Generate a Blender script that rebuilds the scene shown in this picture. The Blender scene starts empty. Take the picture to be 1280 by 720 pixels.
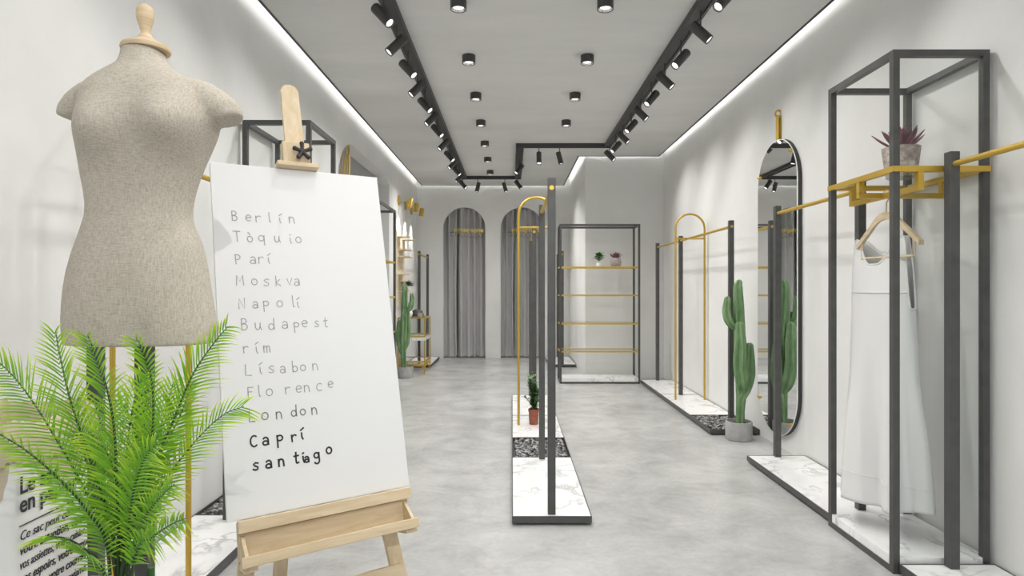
import bpy, bmesh, math, random
from mathutils import Vector, Matrix, noise
random.seed(7)
S = bpy.context.scene
COL = S.collection
PI = math.pi
R = math.radians

# ------------------------------------------------------------------ camera, world, exposure
cam_d = bpy.data.cameras.new('camera')
cam_d.sensor_width = 36.0
cam_d.lens = 36.0 * 760 / 1280
cam_d.clip_start = 0.05
cam = bpy.data.objects.new('camera', cam_d)
COL.objects.link(cam)
cam.location = (0, 0, 1.4)
cam.rotation_euler = (R(90), 0, 0)
S.camera = cam
S.view_settings.view_transform = 'Standard'
S.view_settings.look = 'None'
S.view_settings.gamma = 1.0
S.view_settings.use_curve_mapping = False
S.view_settings.exposure = 0.35
W = bpy.data.worlds.new('world')
S.world = W
W.use_nodes = True
W.node_tree.nodes['Background'].inputs[0].default_value = (0.93, 0.97, 1.0, 1)
W.node_tree.nodes['Background'].inputs[1].default_value = 0.8
SPOT_W, DOWN_W, COVE = 16.0, 26.0, 10.0
# daylight through the shop front behind the camera
al = bpy.data.lights.new('shopfront_daylight', 'AREA')
al.shape = 'RECTANGLE'; al.size = 3.6; al.size_y = 2.7; al.energy = 22; al.color = (0.97, 0.99, 1.0)
ao = bpy.data.objects.new('shopfront_daylight', al)
ao.location = (0.2, -3.2, 1.9); ao.rotation_euler = (R(90), 0, 0)
COL.objects.link(ao)


# ------------------------------------------------------------------ materials
MT = {}
def mat(name, col, rough=0.5, metal=0.0, spec=0.5, **kw):
    m = bpy.data.materials.new(name); m.use_nodes = True
    b = m.node_tree.nodes['Principled BSDF']
    b.inputs['Base Color'].default_value = (*col, 1)
    b.inputs['Roughness'].default_value = rough
    b.inputs['Metallic'].default_value = metal
    b.inputs['Specular IOR Level'].default_value = spec
    for k, v in kw.items():
        b.inputs[k].default_value = v
    MT[name] = m
    return m
def nd(m, t, **kw):
    n = m.node_tree.nodes.new(t)
    for k, v in kw.items(): setattr(n, k, v)
    return n
def lk(m, a, b): m.node_tree.links.new(a, b)
def coords(m, scale=(1, 1, 1), kind='Object'):
    tc = nd(m, 'ShaderNodeTexCoord'); mp = nd(m, 'ShaderNodeMapping')
    mp.inputs['Scale'].default_value = scale
    lk(m, tc.outputs[kind], mp.inputs['Vector'])
    return mp.outputs[0]
def ramp(m, src, stops):
    r = nd(m, 'ShaderNodeValToRGB')
    el = r.color_ramp.elements
    while len(el) < len(stops): el.new(0.5)
    for e, (p, c) in zip(el, stops):
        e.position = p; e.color = (*c, 1) if len(c) == 3 else c
    lk(m, src, r.inputs[0])
    return r.outputs[0]
def noise_tex(m, vec, scale, detail=4, rough=0.5, dist=0.0):
    n = nd(m, 'ShaderNodeTexNoise')
    n.inputs['Scale'].default_value = scale; n.inputs['Detail'].default_value = detail
    n.inputs['Roughness'].default_value = rough; n.inputs['Distortion'].default_value = dist
    lk(m, vec, n.inputs['Vector'])
    return n.outputs['Fac']
def bsdf(m): return m.node_tree.nodes['Principled BSDF']
def bump(m, h, strength=0.2, dist=0.01):
    b = nd(m, 'ShaderNodeBump'); b.inputs['Strength'].default_value = strength; b.inputs['Distance'].default_value = dist
    lk(m, h, b.inputs['Height']); lk(m, b.outputs[0], bsdf(m).inputs['Normal'])
def mixc(m, a, b, fac=None, mode='MULTIPLY', f=1.0):
    x = nd(m, 'ShaderNodeMix', data_type='RGBA', blend_type=mode)
    x.inputs[0].default_value = f
    if fac is not None: lk(m, fac, x.inputs[0])
    for s, i in ((a, 6), (b, 7)):
        if isinstance(s, tuple): x.inputs[i].default_value = (*s, 1)
        else: lk(m, s, x.inputs[i])
    return x.outputs[2]

# plaster walls
m = mat('plaster', (0.78, 0.78, 0.765), 0.75, spec=0.2)
v = coords(m); n = noise_tex(m, v, 1.3, 6, 0.6)
lk(m, ramp(m, n, [(0.3, (0.72, 0.72, 0.705)), (0.7, (0.80, 0.80, 0.785))]), bsdf(m).inputs['Base Color'])
bump(m, noise_tex(m, v, 60, 4), 0.12, 0.004)
m = mat('ceiling_paint', (0.55, 0.55, 0.54), 0.8, spec=0.2)
v = coords(m, (0.5, 1.6, 1)); n = noise_tex(m, v, 1.1, 5, 0.6)
lk(m, ramp(m, n, [(0.3, (0.64, 0.64, 0.628)), (0.7, (0.74, 0.74, 0.725))]), bsdf(m).inputs['Base Color'])
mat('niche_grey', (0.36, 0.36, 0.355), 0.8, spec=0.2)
# polished concrete floor
m = mat('concrete_floor', (0.5, 0.5, 0.5), 0.3)
v = coords(m); n = noise_tex(m, v, 0.9, 3, 0.5, 0.0)
n2 = noise_tex(m, coords(m, (1.0, 1.15, 1)), 2.4, 15, 0.70, 0.5); n3 = noise_tex(m, coords(m, (3, 3, 1)), 9, 12, 0.75, 0.0)
c1 = ramp(m, n, [(0.3, (0.45, 0.45, 0.442)), (0.7, (0.55, 0.55, 0.54))])
c2 = ramp(m, n2, [(0.3, (0.76, 0.76, 0.76)), (0.5, (0.95, 0.95, 0.95)), (0.7, (1.12, 1.12, 1.12))])
c3 = ramp(m, n3, [(0.3, (0.90, 0.90, 0.90)), (0.7, (1.06, 1.06, 1.06))])
lk(m, mixc(m, mixc(m, c1, c2), c3), bsdf(m).inputs['Base Color'])
bsdf(m).inputs['Roughness'].default_value = 0.27
# marble
m = mat('marble', (0.9, 0.9, 0.89), 0.22)
v = coords(m, (1, 1, 1))
nn = nd(m, 'ShaderNodeTexNoise'); nn.inputs['Scale'].default_value = 1.6; nn.inputs['Detail'].default_value = 8; nn.inputs['Distortion'].default_value = 1.2
lk(m, v, nn.inputs['Vector'])
vein = ramp(m, nn.outputs['Fac'], [(0.482, (1, 1, 1)), (0.5, (0.60, 0.60, 0.61)), (0.518, (1, 1, 1))])
n3 = noise_tex(m, v, 3.0, 3)
msk = ramp(m, n3, [(0.40, (0, 0, 0)), (0.58, (1, 1, 1))])
cloud = ramp(m, noise_tex(m, v, 2.2, 6, 0.6, 0.5), [(0.35, (0.83, 0.83, 0.83)), (0.55, (0.93, 0.93, 0.925))])
lk(m, mixc(m, cloud, mixc(m, (1, 1, 1), vein, msk, 'MIX'), None, 'MULTIPLY'), bsdf(m).inputs['Base Color'])
# metals
m = mat('dark_metal', (0.095, 0.095, 0.092), 0.42, metal=0.0, spec=0.5)
v = coords(m); lk(m, ramp(m, noise_tex(m, v, 14, 4), [(0.3, (0.062, 0.062, 0.060)), (0.7, (0.082, 0.082, 0.079))]), bsdf(m).inputs['Base Color'])
mat('black_metal', (0.045, 0.045, 0.045), 0.45)
mat('lamp_black', (0.055, 0.055, 0.054), 0.4)
m = mat('brass', (0.72, 0.49, 0.11), 0.3, metal=1.0)
v = coords(m); lk(m, ramp(m, noise_tex(m, v, 25, 3), [(0.3, (0.66, 0.44, 0.09)), (0.7, (0.78, 0.55, 0.15))]), bsdf(m).inputs['Base Color'])
m = mat('brass_painted', (0.60, 0.40, 0.07), 0.38, metal=0.55)
mat('chrome', (0.8, 0.8, 0.8), 0.15, metal=1.0)
mat('mirror', (0.88, 0.89, 0.89), 0.01, metal=1.0)
mat('white_paint', (0.88, 0.88, 0.88), 0.5)
mat('white_board', (0.76, 0.76, 0.76), 0.55, spec=0.25)
mat('ink_grey', (0.20, 0.20, 0.21), 0.6)
mat('ink_light', (0.34, 0.34, 0.35), 0.6)
mat('ink_black', (0.02, 0.02, 0.022), 0.5)
mat('black_rubber', (0.02, 0.02, 0.02), 0.5)
# gravel
m = mat('gravel', (0.12, 0.12, 0.12), 0.35)
oi = nd(m, 'ShaderNodeTexCoord'); vr = nd(m, 'ShaderNodeTexVoronoi'); vr.inputs['Scale'].default_value = 30
lk(m, oi.outputs['Object'], vr.inputs['Vector'])
lk(m, ramp(m, vr.outputs['Distance'], [(0.0, (0.02, 0.02, 0.02)), (0.3, (0.05, 0.05, 0.049)), (0.55, (0.15, 0.15, 0.147)), (0.85, (0.50, 0.50, 0.49))]), bsdf(m).inputs['Base Color'])
# linen
m = mat('linen', (0.6, 0.53, 0.44), 0.9, spec=0.15)
v = coords(m)
w1 = noise_tex(m, coords(m, (520, 200, 60)), 1, 2); w2 = noise_tex(m, coords(m, (60, 200, 520)), 1, 2)
a = nd(m, 'ShaderNodeMath', operation='ADD'); lk(m, w1, a.inputs[0]); lk(m, w2, a.inputs[1])
a2 = nd(m, 'ShaderNodeMath', operation='MULTIPLY'); lk(m, a.outputs[0], a2.inputs[0]); a2.inputs[1].default_value = 0.5
lk(m, ramp(m, a2.outputs[0], [(0.34, (0.38, 0.335, 0.27)), (0.5, (0.49, 0.445, 0.375)), (0.64, (0.56, 0.52, 0.45))]), bsdf(m).inputs['Base Color'])
bump(m, a2.outputs[0], 0.25, 0.002)
# woods
def wood(name, c1, c2, sc=(1, 1, 1), s=6):
    m = mat(name, c1, 0.5, spec=0.3)
    v = coords(m, sc); n = noise_tex(m, v, s, 5, 0.6, 1.0)
    lk(m, ramp(m, n, [(0.35, c1), (0.65, c2)]), bsdf(m).inputs['Base Color'])
wood('beech', (0.60, 0.47, 0.30), (0.71, 0.585, 0.41), (12, 12, 1.5), 3)
wood('beech_rail', (0.60, 0.47, 0.30), (0.71, 0.585, 0.41), (1.5, 12, 12), 3)
wood('turned_wood', (0.55, 0.42, 0.26), (0.70, 0.56, 0.38), (3, 3, 30), 2)
wood('plywood', (0.72, 0.62, 0.45), (0.82, 0.73, 0.57), (3, 2, 2), 5)
# fabrics
m = mat('dress_cotton', (0.74, 0.74, 0.735), 0.85, spec=0.15)
bump(m, noise_tex(m, coords(m), 350, 2), 0.08, 0.002)
m = mat('curtain_cloth', (0.33, 0.33, 0.325), 0.8, spec=0.2)
v = coords(m, (14, 14, 0.8)); lk(m, ramp(m, noise_tex(m, v, 0.7, 3), [(0.3, (0.49, 0.49, 0.485)), (0.7, (0.52, 0.52, 0.515))]), bsdf(m).inputs['Base Color'])
# paper bag
mat('white_paper', (0.82, 0.82, 0.80), 0.8, spec=0.1)
mat('kraft_paper', (0.58, 0.50, 0.38), 0.85, spec=0.1)
# plants and pots
m = mat('palm_leaf', (0.2, 0.5, 0.05), 0.45)
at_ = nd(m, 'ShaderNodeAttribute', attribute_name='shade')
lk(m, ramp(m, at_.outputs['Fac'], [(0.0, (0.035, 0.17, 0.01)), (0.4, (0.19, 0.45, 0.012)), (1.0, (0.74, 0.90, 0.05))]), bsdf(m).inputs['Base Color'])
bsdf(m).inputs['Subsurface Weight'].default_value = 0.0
mat('palm_stem', (0.03, 0.055, 0.02), 0.4)
mat('palm_sheath', (0.03, 0.12, 0.02), 0.4)
m = mat('cactus_skin', (0.1, 0.25, 0.08), 0.5)
v = coords(m, (1, 1, 0.4)); lk(m, ramp(m, noise_tex(m, v, 14, 4), [(0.3, (0.095, 0.20, 0.08)), (0.7, (0.25, 0.39, 0.19))]), bsdf(m).inputs['Base Color'])
mat('cactus_rib', (0.30, 0.42, 0.20), 0.6)
mat('shrub_leaf', (0.10, 0.24, 0.07), 0.45)
mat('bright_leaf', (0.06, 0.30, 0.05), 0.45)
m = mat('succulent_leaf', (0.22, 0.10, 0.12), 0.5)
lk(m, ramp(m, noise_tex(m, coords(m), 12, 3), [(0.3, (0.12, 0.04, 0.055)), (0.7, (0.27, 0.12, 0.15))]), bsdf(m).inputs['Base Color'])
mat('bark', (0.09, 0.06, 0.04), 0.8)
m = mat('soil', (0.06, 0.045, 0.035), 0.9); bump(m, noise_tex(m, coords(m), 90, 4), 0.8, 0.01)
m = mat('concrete_pot', (0.36, 0.36, 0.35), 0.8)
lk(m, ramp(m, noise_tex(m, coords(m), 14, 6), [(0.3, (0.31, 0.31, 0.30)), (0.7, (0.42, 0.42, 0.41))]), bsdf(m).inputs['Base Color'])
m = mat('terracotta', (0.32, 0.09, 0.055), 0.7)
lk(m, ramp(m, noise_tex(m, coords(m), 30, 4), [(0.3, (0.27, 0.075, 0.045)), (0.7, (0.37, 0.12, 0.075))]), bsdf(m).inputs['Base Color'])
m = mat('weathered_clay', (0.4, 0.35, 0.32), 0.85)
lk(m, ramp(m, noise_tex(m, coords(m), 22, 8, 0.7), [(0.35, (0.25, 0.19, 0.165)), (0.5, (0.40, 0.34, 0.31)), (0.62, (0.62, 0.59, 0.56))]), bsdf(m).inputs['Base Color'])
m = mat('pink_clay', (0.4, 0.3, 0.28), 0.8)
lk(m, ramp(m, noise_tex(m, coords(m, (1, 1, 4)), 14, 5), [(0.35, (0.30, 0.25, 0.235)), (0.65, (0.50, 0.45, 0.43))]), bsdf(m).inputs['Base Color'])
mat('dark_ceramic', (0.06, 0.052, 0.048), 0.5)
mat('sand_ceramic', (0.45, 0.40, 0.36), 0.5)
# glass: transparent + fresnel gloss
def glassm(name, tint, k=1.0):
    m = bpy.data.materials.new(name); m.use_nodes = True; MT[name] = m
    nt = m.node_tree; nt.nodes.clear()
    o = nd(m, 'ShaderNodeOutputMaterial'); t = nd(m, 'ShaderNodeBsdfTransparent'); g = nd(m, 'ShaderNodeBsdfGlossy')
    t.inputs[0].default_value = (*tint, 1); g.inputs['Roughness'].default_value = 0.02
    f = nd(m, 'ShaderNodeFresnel'); f.inputs[0].default_value = 1.45
    x = nd(m, 'ShaderNodeMixShader'); ge = nd(m, 'ShaderNodeNewGeometry'); iv = nd(m, 'ShaderNodeMath', operation='SUBTRACT'); iv.inputs[0].default_value = 1.0; lk(m, ge.outputs['Backfacing'], iv.inputs[1])
    mu = nd(m, 'ShaderNodeMath', operation='MULTIPLY'); lk(m, f.outputs[0], mu.inputs[0]); lk(m, iv.outputs[0], mu.inputs[1]); lk(m, mu.outputs[0], x.inputs[0]); lk(m, t.outputs[0], x.inputs[1]); lk(m, g.outputs[0], x.inputs[2])
    lk(m, x.outputs[0], o.inputs[0])
glassm('glass', (0.955, 0.965, 0.96)); glassm('glass_window', (0.98, 0.98, 0.98))
def emis(name, col, s):
    m = bpy.data.materials.new(name); m.use_nodes = True; MT[name] = m
    nt = m.node_tree; nt.nodes.clear(); o = nd(m, 'ShaderNodeOutputMaterial'); e = nd(m, 'ShaderNodeEmission')
    e.inputs[0].default_value = (*col, 1); e.inputs[1].default_value = s; lk(m, e.outputs[0], o.inputs[0])
emis('lamp_glow', (1, 0.98, 0.94), 1.6)
emis('cove_glow', (1, 0.99, 0.97), COVE)

# ------------------------------------------------------------------ mesh helpers
class MB:
    def __init__(s): s.v = []; s.f = []; s.sm = []
    def add(s, vs, fs, smooth=False, M=None):
        n = len(s.v)
        s.v += [tuple(M @ Vector(v)) if M else tuple(v) for v in vs]
        s.f += [tuple(i + n for i in f) for f in fs]; s.sm += [smooth] * len(fs)
        return s
    def box(s, x0, x1, y0, y1, z0, z1, M=None, b=0.0):
        if b <= 0:
            vs = [(x0,y0,z0),(x1,y0,z0),(x1,y1,z0),(x0,y1,z0),(x0,y0,z1),(x1,y0,z1),(x1,y1,z1),(x0,y1,z1)]
            return s.add(vs, [(0,3,2,1),(4,5,6,7),(0,1,5,4),(1,2,6,5),(2,3,7,6),(3,0,4,7)], False, M)
        bm = bmesh.new(); bmesh.ops.create_cube(bm, size=1)
        for v in bm.verts: v.co = Vector(((x0+x1)/2 + v.co.x*(x1-x0), (y0+y1)/2 + v.co.y*(y1-y0), (z0+z1)/2 + v.co.z*(z1-z0)))
        bmesh.ops.bevel(bm, geom=bm.edges[:], offset=b, segments=2, affect='EDGES', profile=0.5)
        bm.verts.index_update()
        s.add([v.co.copy() for v in bm.verts], [[v.index for v in f.verts] for f in bm.faces], False, M); bm.free(); return s
    def tube(s, pts, r, n=10, closed=False, cap=True, ribs=0, rd=0.0, M=None):
        pts = [Vector(p) for p in pts]; L = len(pts)
        rs = r if isinstance(r, (list, tuple)) else [r] * L
        T = []
        for i in range(L):
            a = pts[(i-1) % L] if (closed or i > 0) else pts[i]
            b = pts[(i+1) % L] if (closed or i < L-1) else pts[i]
            T.append((b-a).normalized())
        ref = Vector((0,0,1)) if abs(T[0].z) < 0.9 else Vector((1,0,0))
        nrm = (ref - T[0]*ref.dot(T[0])).normalized(); vs = []; fs = []
        for i in range(L):
            nrm = (nrm - T[i]*nrm.dot(T[i])).normalized(); bi = T[i].cross(nrm)
            for k in range(n):
                a = 2*PI*k/n
                rr = rs[i]*(1 + (rd*math.cos(ribs*a) if ribs else 0))
                vs.append(pts[i] + nrm*math.cos(a)*rr + bi*math.sin(a)*rr)
        for i in range(L if closed else L-1):
            j = (i+1) % L
            for k in range(n):
                k2 = (k+1) % n; fs.append((i*n+k, i*n+k2, j*n+k2, j*n+k))
        if cap and not closed:
            fs.append(tuple(reversed(range(n)))); fs.append(tuple((L-1)*n+k for k in range(n)))
        return s.add(vs, fs, True, M)
    def cyl(s, p0, p1, r, n=20): return s.tube([p0, p1], r, n)
    def lathe(s, prof, c=(0,0,0), n=32, M=None):
        vs = []; fs = []; L = len(prof)
        for r, z in prof:
            for k in range(n):
                a = 2*PI*k/n; vs.append((c[0]+r*math.cos(a), c[1]+r*math.sin(a), c[2]+z))
        for i in range(L-1):
            for k in range(n):
                k2 = (k+1) % n; fs.append((i*n+k, i*n+k2, (i+1)*n+k2, (i+1)*n+k))
        if prof[0][0] > 1e-5: fs.append(tuple(reversed(range(n))))
        if prof[-1][0] > 1e-5: fs.append(tuple((L-1)*n+k for k in range(n)))
        return s.add(vs, fs, True, M)
    def prism(s, poly, d0, d1, axis='Y', M=None):
        # poly in (a,b) coordinates: Y -> (x,z), X -> (y,z), Z -> (x,y)
        n = len(poly)
        def P(a, b, d): return {'Y': (a, d, b), 'X': (d, a, b), 'Z': (a, b, d)}[axis]
        vs = [P(a, b, d0) for a, b in poly] + [P(a, b, d1) for a, b in poly]
        fs = [tuple(range(n)), tuple(reversed(range(n, 2*n)))] + [(i, n+i, n+(i+1) % n, (i+1) % n) for i in range(n)]
        return s.add(vs, fs, False, M)
    def build(s, name, mt, parent=None, loc=None, smooth_angle=True):
        me = bpy.data.meshes.new(name); me.from_pydata(s.v, [], s.f); me.update()
        me.polygons.foreach_set('use_smooth', s.sm)
        bm = bmesh.new(); bm.from_mesh(me); bmesh.ops.recalc_face_normals(bm, faces=bm.faces[:])
        for e in bm.edges:
            if len(e.link_faces) == 2 and e.calc_face_angle(0) > R(40): e.smooth = False
        bm.to_mesh(me); bm.free()
        me.materials.append(MT[mt] if isinstance(mt, str) else mt)
        o = bpy.data.objects.new(name, me); COL.objects.link(o)
        if parent: o.parent = parent
        if loc: o.location = loc
        return o
def tag(o, label=None, cat=None, group=None, kind=None):
    if label: o['label'] = label
    if cat: o['category'] = cat
    if group: o['group'] = group
    if kind: o['kind'] = kind
    return o
def struct(name, mb, mt): return tag(mb.build(name, mt), kind='structure')
def thing(name, loc, label, cat, group=None, rz=0):
    o = bpy.data.objects.new(name, None); o.empty_display_size = 0.1; COL.objects.link(o)
    o.location = loc; o.rotation_euler = (0, 0, rz)
    return tag(o, label, cat, group)
def copy_tree(o, parent=None):
    c = o.copy(); COL.objects.link(c); c.parent = parent
    for ch in list(o.children): copy_tree(ch, c)
    return c
def at(px, py, Y): return Vector(((px-640)/760*Y, Y, 1.4-(py-360)/760*Y))
def catmull(pts, k=6):
    pts = [Vector(p) for p in pts]; P = [2*pts[0]-pts[1]] + pts + [2*pts[-1]-pts[-2]]; out = []
    for i in range(1, len(P)-2):
        for j in range(k):
            t = j/k; a, b, c, d = P[i-1], P[i], P[i+1], P[i+2]
            out.append(0.5*((2*b)+(c-a)*t+(2*a-5*b+4*c-d)*t*t+(3*b-a-3*c+d)*t**3))
    out.append(pts[-1]); return out
def interp(tab, x):
    if x <= tab[0][0]: return tab[0][1:]
    for a, b in zip(tab, tab[1:]):
        if x <= b[0]:
            t = (x-a[0])/(b[0]-a[0]); return tuple(p+(q-p)*t for p, q in zip(a[1:], b[1:]))
    return tab[-1][1:]
ORD = ['first', 'second', 'third', 'fourth', 'fifth', 'sixth', 'seventh', 'eighth', 'ninth', 'tenth', 'eleventh', 'twelfth', 'thirteenth', 'fourteenth', 'fifteenth', 'sixteenth', 'seventeenth']

# ------------------------------------------------------------------ the room
XL, XR, YB, YR, XS = -1.90, 2.36, 12.12, 9.45, 1.14
ZC, ZT = 3.43, 3.62
YF = -3.0
struct('floor', MB().box(-2.6, 2.6, YF-0.2, 13.4, -0.1, 0), 'concrete_floor')
# dropped ceiling slab with a cove gap round it
g = 0.12
slab = [(XL+g, YF), (XR-g+0.02, YF), (XR-g+0.02, YR-0.1), (XS-g, YR-0.1), (XS-g, YB-0.12), (XL+g, YB-0.12)]
struct('ceiling', MB().prism(slab, ZC, ZC+0.03, 'Z').box(-2.6, 2.6, YF-0.2, 13.4, ZT, ZT+0.1), 'ceiling_paint')
mb = MB()
for (a, b) in zip(slab[1:], slab[2:]+slab[:1]):
    x0, x1 = sorted((a[0], b[0])); y0, y1 = sorted((a[1], b[1]))
    mb.box(x0-0.009, x1+0.009, y0-0.009, y1+0.009, ZC-0.006, ZC+0.034)
struct('trim_1', mb, 'black_metal')
# left wall with its tall half-arched niche
NY0, NY1, NZ = 6.60, 9.41, 3.10
arc = [(7.26-0.66*math.cos(t*PI/2/10), 2.44+0.66*math.sin(t*PI/2/10)) for t in range(11)]
poly = [(NY0, ZT), (NY0, 0)] + arc + [(NY1, NZ), (NY1, ZT)]
poly = [(NY0-1.0, ZT), (NY0-1.0, 0), (NY0, 0)] + arc + [(NY1-0.12, NZ), (NY1, NZ-0.10), (NY1, 0), (NY1+1.0, 0), (NY1+1.0, ZT)]
mb = MB().prism(poly, XL-0.18, XL, 'X').box(XL-0.18, XL, YF, NY0-1.0, 0, ZT).box(XL-0.18, XL, NY1+1.0, 13.2, 0, ZT)
struct('wall_left', mb, 'plaster')
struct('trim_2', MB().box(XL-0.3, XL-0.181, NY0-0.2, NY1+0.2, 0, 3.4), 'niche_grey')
struct('wall_right', MB().box(XR, XR+0.18, YF, YR, 0, ZT), 'plaster')
struct('wall_right_recess', MB().box(XS, XR+0.18, YR, 13.2, 0, ZT), 'plaster').name = 'wall_right_return'
# back wall with two arched openings
def archpts(x0, x1, top, n=18):
    r = (x1-x0)/2; cx = (x0+x1)/2
    return [(x0, 0)] + [(cx-r*math.cos(t*PI/n), top-r+r*math.sin(t*PI/n)) for t in range(n+1)] + [(x1, 0)]
A1, A2, AT = (-1.373, -0.531), (-0.226, 0.616), 3.017
poly = [(XL, ZT), (XL, 0)] + archpts(*A1, AT) + archpts(*A2, AT) + [(XS, 0), (XS, ZT)]
struct('wall_back', MB().prism(poly, YB, YB+0.12, 'Y').box(XL, XS, YB+0.5, YB+0.6, 0, ZT), 'plaster')
# shop front behind the camera
mb = MB().box(XL, XL+0.25, YF-0.15, YF, 0, ZT).box(XR-0.25, XR, YF-0.15, YF, 0, ZT).box(XL, XR, YF-0.15, YF, 3.1, ZT).box(XL, XR, YF-0.15, YF, 0, 0.15)
struct('wall_front', mb, 'plaster')
w = tag(MB().box(-1.65, 2.11, YF-0.1, YF-0.09, 0.15, 3.1).build('window_1', 'glass_window'), kind='structure')
mb = MB()
for x in (-1.65, -0.4, 0.86, 2.08): mb.box(x, x+0.04, YF-0.12, YF-0.05, 0.15, 3.1)
mb.box(-1.65, 2.11, YF-0.12, YF-0.05, 0.15, 0.2).box(-1.65, 2.11, YF-0.12, YF-0.05, 3.05, 3.1)
mb.build('window_frame', 'dark_metal', w)
# led strips lying on the slab edge, lighting the top of the walls
def led(x0, x1, y0, y1, lab):
    tag(MB().box(x0, x1, y0, y1, ZC+0.0345, ZC+0.05).build('led_strip', 'cove_glow'), lab, 'light strip')
led(XL+g+0.01, XL+g+0.035, 0, YB-0.2, 'white light strip hidden in the ceiling cove above the left wall')
led(XL+g+0.05, XS-g-0.05, YB-0.16, YB-0.135, 'white light strip in the ceiling cove above the arched fitting rooms')
led(XS-g-0.035, XS-g-0.01, YR, YB-0.25, 'short light strip in the cove over the short return wall left of the recess')
led(XS-g+0.06, XR-g-0.05, YR-0.135, YR-0.11, 'white light strip in the cove above the shelf unit at the back right')
led(XR-g-0.02, XR-g+0.01, 0, YR-0.2, 'white light strip in the ceiling cove above the right wall')

# ------------------------------------------------------------------ lighting track and lamps
TW, TZ = 0.10, 3.375
t = thing('lighting_track', (0, 0, 0), 'black angular lighting track running in long lines across the grey ceiling', 'track')
xl0, xl1, xm0, xm1, xr0, xr1, yc1, yc2 = -0.92, -0.82, 0.056, 0.166, 1.30, 1.40, 8.52, 11.0
for (a, b, c, d) in ((xl0, xl1, -1.0, yc2), (xl0, xm1, yc2, yc2+0.07), (xm0, xm1, yc1+0.07, yc2), (xm0, xr1, yc1, yc1+0.07), (xr0, xr1, -1.0, yc1), (xl0, xr1, -1.07, -1.0)):
    mb = MB().box(a, b, c, d, TZ+0.012, ZC-0.001)
    if b-a < 0.2:
        mb.box(a, a+0.02, c, d, TZ, TZ+0.013).box(b-0.02, b, c, d, TZ, TZ+0.013)
    else:
        mb.box(a, b, c, c+0.015, TZ, TZ+0.013).box(a, b, d-0.015, d, TZ, TZ+0.013)
    mb.build('track_rail', 'black_metal', t)
def spot_light(name, parent, loc, direction, watts, size, blend=1.0, rad=0.05):
    l = bpy.data.lights.new(name, 'SPOT'); l.energy = watts; l.spot_size = R(size); l.spot_blend = blend; l.shadow_soft_size = rad
    l.color = (1.0, 0.985, 0.96)
    o = bpy.data.objects.new(name, l); COL.objects.link(o); o.parent = parent; o.location = loc
    o.rotation_euler = Vector(direction).to_track_quat('-Z', 'Y').to_euler()
    return o
def spotlight(x, y, d, label, group, watts=SPOT_W):
    d = Vector(d).normalized(); watts *= 1+0.17*max(0, y-4)
    t = thing('track_spotlight', (x, y, TZ), label, 'spotlight', group)
    zc = -0.145
    MB().cyl((0, 0, zc), (0, 0, 0.006), 0.006, 8).build('rod', 'lamp_black', t)
    q = d.to_track_quat('-Z', 'Y').to_matrix().to_4x4(); q.translation = Vector((0, 0, zc))
    body = MB().lathe([(0.0, 0.085), (0.033, 0.085), (0.036, 0.08), (0.036, -0.088), (0.031, -0.088), (0.029, -0.07), (0.0, -0.068)], n=20, M=q).build('lamp_body', 'lamp_black', t)
    MB().lathe([(0.0, -0.073), (0.02, -0.0745), (0.028, -0.078), (0.028, -0.08), (0.0, -0.08)], n=16, M=q).build('lens', 'lamp_glow', t)
    e = Vector((0, 0, zc)) + d*0.095
    spot_light('spot_beam', t, e, d, watts, 95, 1.0, 0.03)
    return t
for k in range(17):
    y = 0.58+0.5*k + (0.0 if k < 14 else 0.18*(k-13))
    right = (k % 2 == 1)
    if k == 16: y = 8.98
    s = 1 if right else -1
    spotlight((xl0+xl1)/2, y, (s*0.75, -0.28, -0.85),
              '%s black cylinder spotlight on the left ceiling track, counted from the front' % ORD[k], 'spotlights on the left track')
for j, y in enumerate((9.5, 10.1, 10.75)):
    spotlight((xl0+xl1)/2, y, ((-1)**j*0.75, -0.2, -0.85), 'black spotlight on the left track, %s its far corner' % ['third from', 'second from', 'right at'][j], 'spotlights on the left track')
for k in range(16):
    y = 0.81+0.506*k
    s = 1 if k % 2 == 1 else -1
    spotlight((xr0+xr1)/2, y, (s*0.75, -0.28, -0.85),
              '%s black cylinder spotlight on the right ceiling track, counted from the front' % ORD[k], 'spotlights on the right track')
for x, d, w in ((-0.62, (-0.25, -0.1, -1), 'left'), (-0.13, (0.3, -0.1, -1), 'right')):
    spotlight(x, yc2+0.035, d, 'small black spotlight on the far cross track, %s of the pair above the arches' % w, 'spotlights on the far cross track', SPOT_W*0.7)
for x, d, w in ((0.38, (0.0, -0.3, -1), 'left'), (0.67, (0.25, -0.05, -1), 'right')):
    spotlight(x, yc1+0.035, d, 'black spotlight hanging from the nearer cross track, %s of the pair' % w, 'spotlights on the near cross track', SPOT_W*0.7)
spotlight((xm0+xm1)/2, 9.35, (-0.6, -0.3, -0.8), 'black spotlight halfway along the short middle track', 'spotlights on the middle track', SPOT_W*0.7)
spotlight((xm0+xm1)/2, 10.75, (0.6, -0.1, -0.8), 'black spotlight at the far corner of the short middle track', 'spotlights on the middle track', SPOT_W*0.7)
for x, w, wt, d in ((0.66, 'left', 105, (-0.42, 0.80, -0.55)), (1.15, 'right', 60, (0.25, 0.80, -0.55))):
    spotlight(x, -1.035, d, 'black spotlight on the front cross track aimed into the shop, %s of the pair' % w, 'spotlights on the front cross track', wt)
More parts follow.
